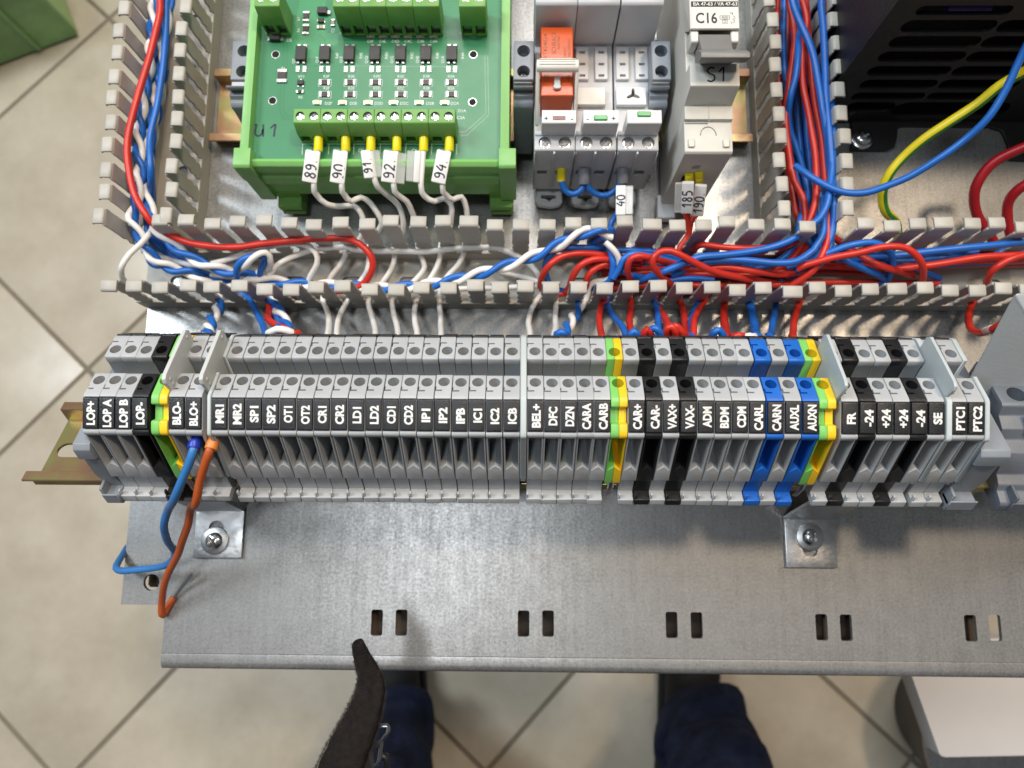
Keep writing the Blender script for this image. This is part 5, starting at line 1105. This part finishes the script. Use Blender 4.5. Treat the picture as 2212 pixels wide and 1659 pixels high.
# --- breaker and relay wires
yw = yf
t, _ = wire('blue wire with yellow ferrule looping between the first two relay sockets', B_, 1.3, [GP(540, 1230, 28), GP(540, 1300, 26)] + path('G', (560, 1365, 24), (615, 1398, 23), (670, 1380, 24), (700, 1330, 25)) + [GP(702, 1240, 27)], parts=True)
ferrule(t, GP(540, 1195, 29), GP(536, 1305, 25.5), 1.75, 1.75, 'ferrule_yellow'); ferrule(t, GP(700, 1210, 29), GP(700, 1325, 26), 2.5, 2.3, 'ferrule_grey')
t, _ = wire('blue wire looping between the second and third relay sockets', B_, 1.3, [GP(715, 1300, 26)] + path('G', (730, 1345, 25), (775, 1395, 23), (840, 1412, 22), (905, 1392, 23), (950, 1335, 25)) + [GP(965, 1250, 27)], parts=True)
ferrule(t, GP(980, 1205, 29), GP(980, 1318, 26), 2.5, 2.4, 'ferrule_grey')
t, _ = wire('blue wire with sleeve marked 40 from the third relay socket to the duct', B_, 1.35, path('G', (985, 1280, 26), (985, 1330, 24), (985, 1440, 20), (985, 1560, 17), (960, 1640, 15), 'B', (2230, 330, 15), (2150, 430, 14), 'C', (200, 600, 12)), parts=True)
sleeve(t, GP(968, 1335, 27.5), GP(965, 1550, 24.5), '40', 2.0, 1.1, clear=3.0, cside=-1, hgt=3.2)
wire('second blue wire leaving the third relay socket beside the sleeve', B_, 1.3, path('G', (960, 1500, 15), (935, 1550, 16), (900, 1600, 16), (880, 1680, 14), 'C', (60, 560, 13)))
def BP(zx, zy, out): return PY(*G_(zx, zy), yf - out)
for (s, gx, gy0, gy1, tx0, tx1, lab) in (('185', 1460, 1255, 1330, (1452, 1310), (1440, 1530), 'left'), ('190.', 1530, 1245, 1335, (1545, 1330), (1518, 1550), 'right')):
    t, _ = wire('%s of two red wires below the breaker, its sleeve marked %s' % (lab, s.strip('.')), R_, 1.35, [BP(gx, gy0 + 15, 1.2), BP(gx, gy1, 2.4)] + [BP((tx0[0] + tx1[0]) / 2, 1430, 6.5), BP(tx1[0] - 4, 1540, 10)] + path('G', (1446 + (8 if s == '185' else 25), 1600, 20), (1450, 1700, 15), 'C', (880, 520, 14), (840, 640, 12), (700, 760, 9)), parts=True)
    ferrule(t, BP(gx, gy0, 0.6), BP(gx, gy1, 2.4), 1.7, 1.7, 'ferrule_yellow'); sleeve(t, BP(*tx0, 4.6), BP(*tx1, 12.5), s, 2.3, 1.0, clear=2.6 if s == '185' else 0, cside=1, hgt=3.6)

# --- thick wires at the right
def two_tone(label, pts, r):
    pts = catmull(pts, 2.0); o = obj('wire', mesh(MB().tube(pts, r, 20, mfun=lambda a, i: 1 if .60 < a < .80 else 0), smooth=60), [M['wire_yellow'], M['wire_green']]); tag(o, label, 'wire')
two_tone('thick yellow and green earth wire curving past the black box', path('H', (1120, 1720, 8), (1105, 1600, 16), (1035, 1530, 22), (1008, 1440, 26), (1015, 1350, 30), (1060, 1250, 34), (1160, 1130, 38), (1310, 1000, 44), (1490, 880, 50), (1690, 750, 56), (1850, 620, 62), (2040, 510, 68), (2250, 400, 74)), 1.85)
wire('blue wire leaving the right duct and crossing the earth wire', 'wire_blue', 1.35, path('H', (380, 1195, 30), (480, 1262, 33), (600, 1330, 35), (700, 1372, 36), (800, 1392, 37), (900, 1385, 38), (1000, 1355, 40), (1200, 1275, 44), (1400, 1150, 50), (1600, 1000, 56), (1780, 830, 63), (1900, 640, 68), (1990, 440, 73), (2080, 260, 78)))
wire('thick dark red wire bowing out left of its twin at the right edge', 'wire_darkred', 2.0, path('H', (1830, 1780, 8), (1760, 1660, 14), (1695, 1560, 18), (1668, 1450, 22), (1680, 1350, 26), (1750, 1230, 30), (1850, 1140, 34), (2040, 1050, 40), (2250, 980, 46)))
wire('thick dark red wire hugging the right edge of the picture', 'wire_darkred', 2.0, path('H', (1960, 1780, 8), (1925, 1660, 14), (1910, 1560, 18), (1918, 1460, 22), (1960, 1390, 26), (2050, 1320, 30), (2250, 1240, 36)))
t, _ = wire('red wire curling from the duct into the large pale cover', R_, 1.4, path('D', (1760, 980, 12), (1720, 1060, 12), (1685, 1150, 14), (1680, 1240, 18), (1710, 1320, 24), (1780, 1352, 30), (1860, 1335, 36), (1960, 1290, 42), (2060, 1250, 46)), parts=True)
ferrule(t, path('D', (1850, 1338, 35))[0], path('D', (1905, 1312, 39))[0], 1.9, 1.7, 'tag_clear')

# --- loose pair at the lower left
def Jp(x, y, z): return P(55.3 + .26676 * x, 691.4 + .26676 * y, z)
t, _ = wire('blue wire dangling from the block BLO- and looping past the plate edge', 'wire_lightblue', 1.35, [Jp(1400, 900, 80), Jp(1385, 950, 81.5), Jp(1360, 1040, 83)] + path('J', (1338, 1110, 82.5), (1275, 1270, 79), (1200, 1450, 72), 'K', (520, 170, 60), (485, 290, 52), (487, 360, 46), (515, 440, 38), (568, 520, 28), (545, 580, 21), (480, 620, 17), (380, 640, 14), (250, 652, 12), (150, 660, 10), (108, 640, 8), (125, 590, 5), (160, 535, 1), (195, 480, -4), (250, 440, -8)), parts=True, step=1.6)
ferrule(t, Jp(1390, 930, 81.5), Jp(1358, 1045, 83), 1.7, 1.95, 'ferrule_blue')
t, cpts = wire('orange wire dangling from the block BLO+ with a stripped silver end', 'wire_orange', 1.35, [Jp(1550, 890, 80), Jp(1530, 950, 81.5), Jp(1500, 1040, 83)] + path('J', (1480, 1100, 82.5), (1420, 1290, 77), (1375, 1480, 70), 'K', (700, 170, 58), (660, 330, 48), (600, 510, 35), (530, 660, 24), (480, 790, 15), (464, 900, 8), (462, 985, 4.5), (475, 1010, 2.6), (495, 975, 1.8), (560, 870, 1.6)), parts=True, step=1.6)
ferrule(t, Jp(1540, 925, 81.5), Jp(1500, 1050, 83), 1.7, 2.0, 'ferrule_orange')
obj('stripped_end', mesh(MB().tube(path('K', (555, 880, 1.6), (620, 790, 3), (700, 690, 7)), .75, 8)), M['zinc_bright'], t)
# ------------------------------------------------------------------ photographer's legs and jacket hem
def skin(name, pts, edges, rad, sub=3, root=0):
    me = bpy.data.meshes.new(name); me.from_pydata([Vector(p) * S for p in pts], edges, []); o = bpy.data.objects.new(name, me); COL.objects.link(o)
    sm_ = o.modifiers.new('s', 'SKIN'); sm_.use_smooth_shade = True
    for v, r in zip(me.skin_vertices[0].data, rad): v.radius = (r[0] * S, r[1] * S) if isinstance(r, tuple) else (r * S, r * S)
    me.skin_vertices[0].data[root].use_root = True
    ss = o.modifiers.new('u', 'SUBSURF'); ss.levels = sub; ss.render_levels = sub
    dg = bpy.context.evaluated_depsgraph_get(); dg.update(); r = bpy.data.meshes.new_from_object(o.evaluated_get(dg)); bpy.data.objects.remove(o); shade(r, 180); return r
lf = P(862, 1560, FZ + 60); rf = P(1490, 1560, FZ + 60)
per = thing('person', 'person standing at the plate in dark blue jeans, black shoes and a fuzzy dark jacket', 'person', ((lf.x + rf.x) / 2, lf.y - 60, FZ))
hip = Vector(((lf.x + rf.x) / 2, lf.y - 70, 60))
def leg(f, sx, k): return [hip + Vector((sx * 95, 0, -60)), f + Vector((sx * -20, -16, 500 - 60)) * 1.0 + Vector((0, -40, -60)), f + Vector((sx * -8, -14, 200)), f + Vector((0, 4, 70)), f + Vector((0, 2, 28))]
pl = [hip, hip + Vector((0, -10, 110))] + leg(lf, -1, 0) + leg(rf, 1, 1)
tro = skin('trousers', pl, [(0, 1), (0, 2), (2, 3), (3, 4), (4, 5), (5, 6), (0, 7), (7, 8), (8, 9), (9, 10), (10, 11)], [(130, 110), (150, 115), 88, 72, 58, 58, 62, 88, 72, 58, 58, 62])
for v in tro.vertices:
    n_ = mnoise.noise(Vector((v.co.x * 16, v.co.y * 16, v.co.z * 30))) * .02; v.co.x += n_; v.co.y += n_ * .7
obj('trousers', tro, M['denim'], per)
for f, yaw in ((lf, .16), (rf, -.12)):
    sp = [Vector((0, -70, 38)), Vector((0, 10, 48)), Vector((0, 90, 40)), Vector((0, 165, 30)), Vector((0, 205, 24))]
    sp = [Matrix.Rotation(yaw, 3, 'Z') @ p for p in sp]; o_ = Vector((f.x, f.y - 30, FZ))
    sh = skin('shoe', [p + o_ for p in sp], [(0, 1), (1, 2), (2, 3), (3, 4)], [(30, 36), (34, 46), (39, 38), (38, 28), (26, 20)])
    so = obj('shoe', sh, M['shoe_black'], per)
    sole = [Matrix.Rotation(yaw, 3, 'Z') @ Vector((x, y, 0)) + o_ for x, y in ((-18, -96), (18, -96), (32, -70), (33, 0), (41, 110), (37, 180), (16, 222), (-16, 222), (-37, 180), (-41, 110), (-33, 0), (-32, -70))]
    for kk in range(4):
        lc = [Matrix.Rotation(yaw, 3, 'Z') @ Vector((x, 42 + kk * 17, 84 - kk * 8 - abs(x) * .35)) + o_ for x in (-24, -8, 8, 24)]
        obj('lace', mesh(MB().tube(catmull(lc, 5), 3.0, 8)), M['fin_grey'], so)
    obj('sole', mesh(MB().prism([(p.x, p.y) for p in sole], 'z', FZ + .5, FZ + 22), bevel=4, seg=2), M['shoe_black'], so)
tor = skin('jacket', [hip + Vector((0, -5, 20)), hip + Vector((0, -20, 200)), hip + Vector((0, -25, 380)), hip + Vector((0, -20, 520)), hip + Vector((-190, -30, 480)), hip + Vector((190, -30, 480)), hip + Vector((-250, -10, 250)), hip + Vector((250, -10, 250))], [(0, 1), (1, 2), (2, 3), (3, 4), (3, 5), (4, 6), (5, 7)], [(175, 120), (180, 125), (185, 125), (150, 100), 75, 75, 62, 62])
obj('jacket', tor, M['cloth_dark'], per)
# jacket hem with its zip
zj = 62
spine = [P(772, 1388, zj + 2), P(782, 1420, zj), P(797, 1455, zj - 1), P(800, 1490, zj - 1), P(790, 1530, zj), P(772, 1575, zj + 1), P(752, 1620, zj + 2), P(730, 1680, zj + 2), P(700, 1760, zj), P(660, 1860, zj - 10), P(640, 1990, zj - 30)]
cp2 = catmull(spine, 2.0); nn_ = len(cp2)
def wj(t): 
    ks = [(0, 1.6), (.05, 3.2), (.12, 5.2), (.2, 6.2), (.3, 7.4), (.42, 8.6), (.55, 9.4), (1, 13)]
    for (a, b), (c, d) in zip(ks, ks[1:]):
        if t <= c: return b + (d - b) * (t - a) / (c - a)
    return ks[-1][1]
jm = MB().tube(cp2, [(wj(i / (nn_ - 1)), 2.2 + 1.6 * min(1, i / nn_ * 4)) for i in range(nn_)], 26, flat=(1, 0, .25))
jme = mesh(jm, smooth=80)
for v in jme.vertices:
    c = v.co / S; k = mnoise.noise(c * .35) * .55 + mnoise.noise(c * .9) * .22 - .9 * math.exp(-((c.x - (P(790, 1560, zj).x + (c.y - P(790, 1560, zj).y) * .25)) / 1.3) ** 2) * (1 if c.z > zj else 0)
    v.co.z += k * S; v.co.x += mnoise.noise(c * .5 + Vector((9, 0, 0))) * .5 * S
jk = obj('jacket_hem', jme, M['cloth_dark'], per)
fz = MB(); rj = random.Random(5)
for k in range(12000):
    t_ = rj.random() ** 1.1 * .62; i = int(t_ * (nn_ - 1)); fr_ = t_ * (nn_ - 1) - i; p = cp2[i] * (1 - fr_) + cp2[min(i + 1, nn_ - 1)] * fr_; tt_ = (cp2[min(i + 1, nn_ - 1)] - cp2[max(i - 1, 0)]).normalized(); sd = tt_.cross(Vector((0, 0, 1))).normalized()
    a = rj.uniform(-.35, math.pi + .35) if rj.random() < .4 else (rj.gauss(0, .3) if rj.random() < .5 else rj.gauss(math.pi, .3)); w = wj(i / (nn_ - 1)); b = p + sd * (w * math.cos(a)) + Vector((0, 0, math.sin(a) * 3.0))
    o_ = (sd * math.cos(a) + Vector((0, 0, max(.1, math.sin(a)))) * .8).normalized(); d = (o_ * rj.uniform(.3, 1) + tt_ * rj.uniform(-.8, .8) + Vector((rj.uniform(-.5, .5), rj.uniform(-.5, .5), 0))) * rj.uniform(.25, .9) * (2.0 if (math.cos(a) < -.8 and .22 < t_ < .34 and rj.random() < .4) else 1)
    m1 = b + d * .55 + Vector((rj.uniform(-.2, .2), rj.uniform(-.2, .2), rj.uniform(-.2, .2))); e_ = b + d; n2 = tt_ * .02
    fz.add([b - n2 - o_ * .4, b + n2 - o_ * .4, m1 + n2 * .8, m1 - n2 * .8, e_], [(0, 1, 2, 3), (3, 2, 4)])
fo = obj('fuzz', mesh(fz, recalc=False), M['fuzz'], jk); fo['kind'] = 'stuff'
zp = thing  # the zip pull hangs on the hem
def Zp(x, y, z): return P(1100 / 1.808 + x * .22505, 2400 / 1.808 + y * .22505, z)
loop = [Zp(830, 1250, 60), Zp(860, 1130, 60.5), (Zp(900, 1085, 61)), Zp(1000, 1065, 61), Zp(1025, 1090, 61), Zp(1015, 1140, 61), Zp(970, 1200, 60.5), Zp(950, 1300, 60), Zp(930, 1420, 59.5), Zp(880, 1450, 59), Zp(850, 1380, 59.5)]
lp = catmull(loop + [loop[0]], 1.0)
pull = obj('zip_pull', mesh(MB().tube(lp[:-1], [(.75, .5)] * (len(lp) - 1), 8, closed=True)), M['gunmetal'], jk)
xb = MB(); xb.hexa([Zp(850, 1240, 60.4), Zp(955, 1195, 60.7), Zp(950, 1260, 60.4), Zp(905, 1290, 60.2)], [Zp(850, 1240, 59.4), Zp(955, 1195, 59.7), Zp(950, 1260, 59.4), Zp(905, 1290, 59.2)])
xb.hexa([Zp(820, 1330, 60.2), Zp(880, 1340, 60.2), Zp(890, 1500, 59.8), Zp(810, 1500, 59.8)], [Zp(820, 1330, 59), Zp(880, 1340, 59), Zp(890, 1500, 58.6), Zp(810, 1500, 58.6)])
obj('zip_bridge', mesh(xb, bevel=.2), M['gunmetal'], jk)
sl = MB().tube(catmull([Zp(690, 1480, 58), Zp(740, 1330, 60), Zp(790, 1240, 61), Zp(815, 1290, 60.5), Zp(800, 1480, 59)], 1.0), [(1.0, .6)] * 60, 8)
obj('zip_slider', mesh(sl), M['gunmetal'], jk)
obj('zip_edge', mesh(MB().tube(catmull([Zp(960, 1370, 58), Zp(1000, 1360, 58), Zp(1010, 1440, 57), Zp(1030, 1560, 55)], 1.5), 1.2, 8)), M['bin_black'], jk)

# ------------------------------------------------------------------ white panel and dark tub at the lower right
zw = -185
pn_ = [P(1962, 1440, zw), P(2029, 1628, zw), P(2034, 1634, zw), P(2042, 1636.5, zw), P(2420, 1629, zw), P(2420, 1380, zw), P(1948, 1380, zw)]
tag(obj('white_panel', mesh(MB().prism([(p.x, p.y) for p in pn_], 'z', zw - 16, zw), bevel=.8, seg=2), M['panel_white']), 'white laminated panel with a rounded corner below the plate, lower right', 'panel')
wb_ = thing('plastic_tub', 'black round plastic tub standing on the floor under the white panel', 'tub', (P(2120, 1580, -450).x, P(2120, 1580, -450).y, FZ))
zt_ = FZ + 130
c = P(2190, 1600, zt_); rr_ = c.x - P(1992, 1600, zt_).x
obj('wall', mesh(MB().lathe([(rr_ * .70, -128), (rr_ * .985, -6), (rr_ * .985, 0), (rr_ * .95, 0), (rr_ * .95, -8), (rr_ * .67, -122), (2, -120)], (c.x, c.y, zt_), 72), smooth=50), M['bin_black'], wb_)
obj('rim', mesh(MB().lathe([(rr_ * .975, 0.2), (rr_ * 1.0, .4), (rr_ * 1.0, 5), (rr_ * .975, 5)], (c.x, c.y, zt_), 72), smooth=50), M['gunmetal'], wb_)

# ------------------------------------------------------------------ green crate on the floor, upper left
t = thing('green_crate', 'green plastic crate with a pale rim on the floor, upper left corner', 'crate', (P(60, 40, FZ).x, P(60, 40, FZ).y, FZ))
a = P(166, 72, FZ + 10); b = P(-40, 150, FZ + 10); c = P(118, -60, FZ + 10)
u = (b - a); u.z = 0; v = (c - a); v.z = 0; ln = u.length; u.normalize(); v = (v - u * v.dot(u)).normalized(); a.z = FZ
def CR(i, j, z): q = a + u * i + v * j; return (q.x, q.y, FZ + z)
def cb_(mb, i0, i1, j0, j1, z0, z1): mb.hexa([CR(i0, j0, z0), CR(i1, j0, z0), CR(i1, j1, z0), CR(i0, j1, z0)], [CR(i0, j0, z1), CR(i1, j0, z1), CR(i1, j1, z1), CR(i0, j1, z1)])
for nm, q in (('side', (0, 420, 0, 8)), ('side', (0, 420, 352, 360)), ('end', (0, 8, 8, 352)), ('end', (412, 420, 8, 352))):
    m_ = MB(); cb_(m_, *q, 6, 150); obj(nm, mesh(m_, bevel=1.5), M['crate_green' if nm == 'side' else 'crate_rim_lit_end'], t)  # end walls share the pale rim green: light on that side painted in
m_ = MB(); cb_(m_, 8, 412, 8, 352, 2, 10); obj('bottom', mesh(m_), M['crate_green'], t)
for q in ((-14, 434, -14, 2), (-14, 434, 358, 374), (-14, 2, 2, 358), (418, 434, 2, 358)):
    m_ = MB(); cb_(m_, *q, 142, 160); obj('rim', mesh(m_, bevel=2), M['crate_rim_lit_end'], t)
for k in range(5):
    m_ = MB(); cb_(m_, 60 + k * 75, 66 + k * 75, -6, 0, 10, 142); obj('rib', mesh(m_, bevel=1), M['crate_green'], t)
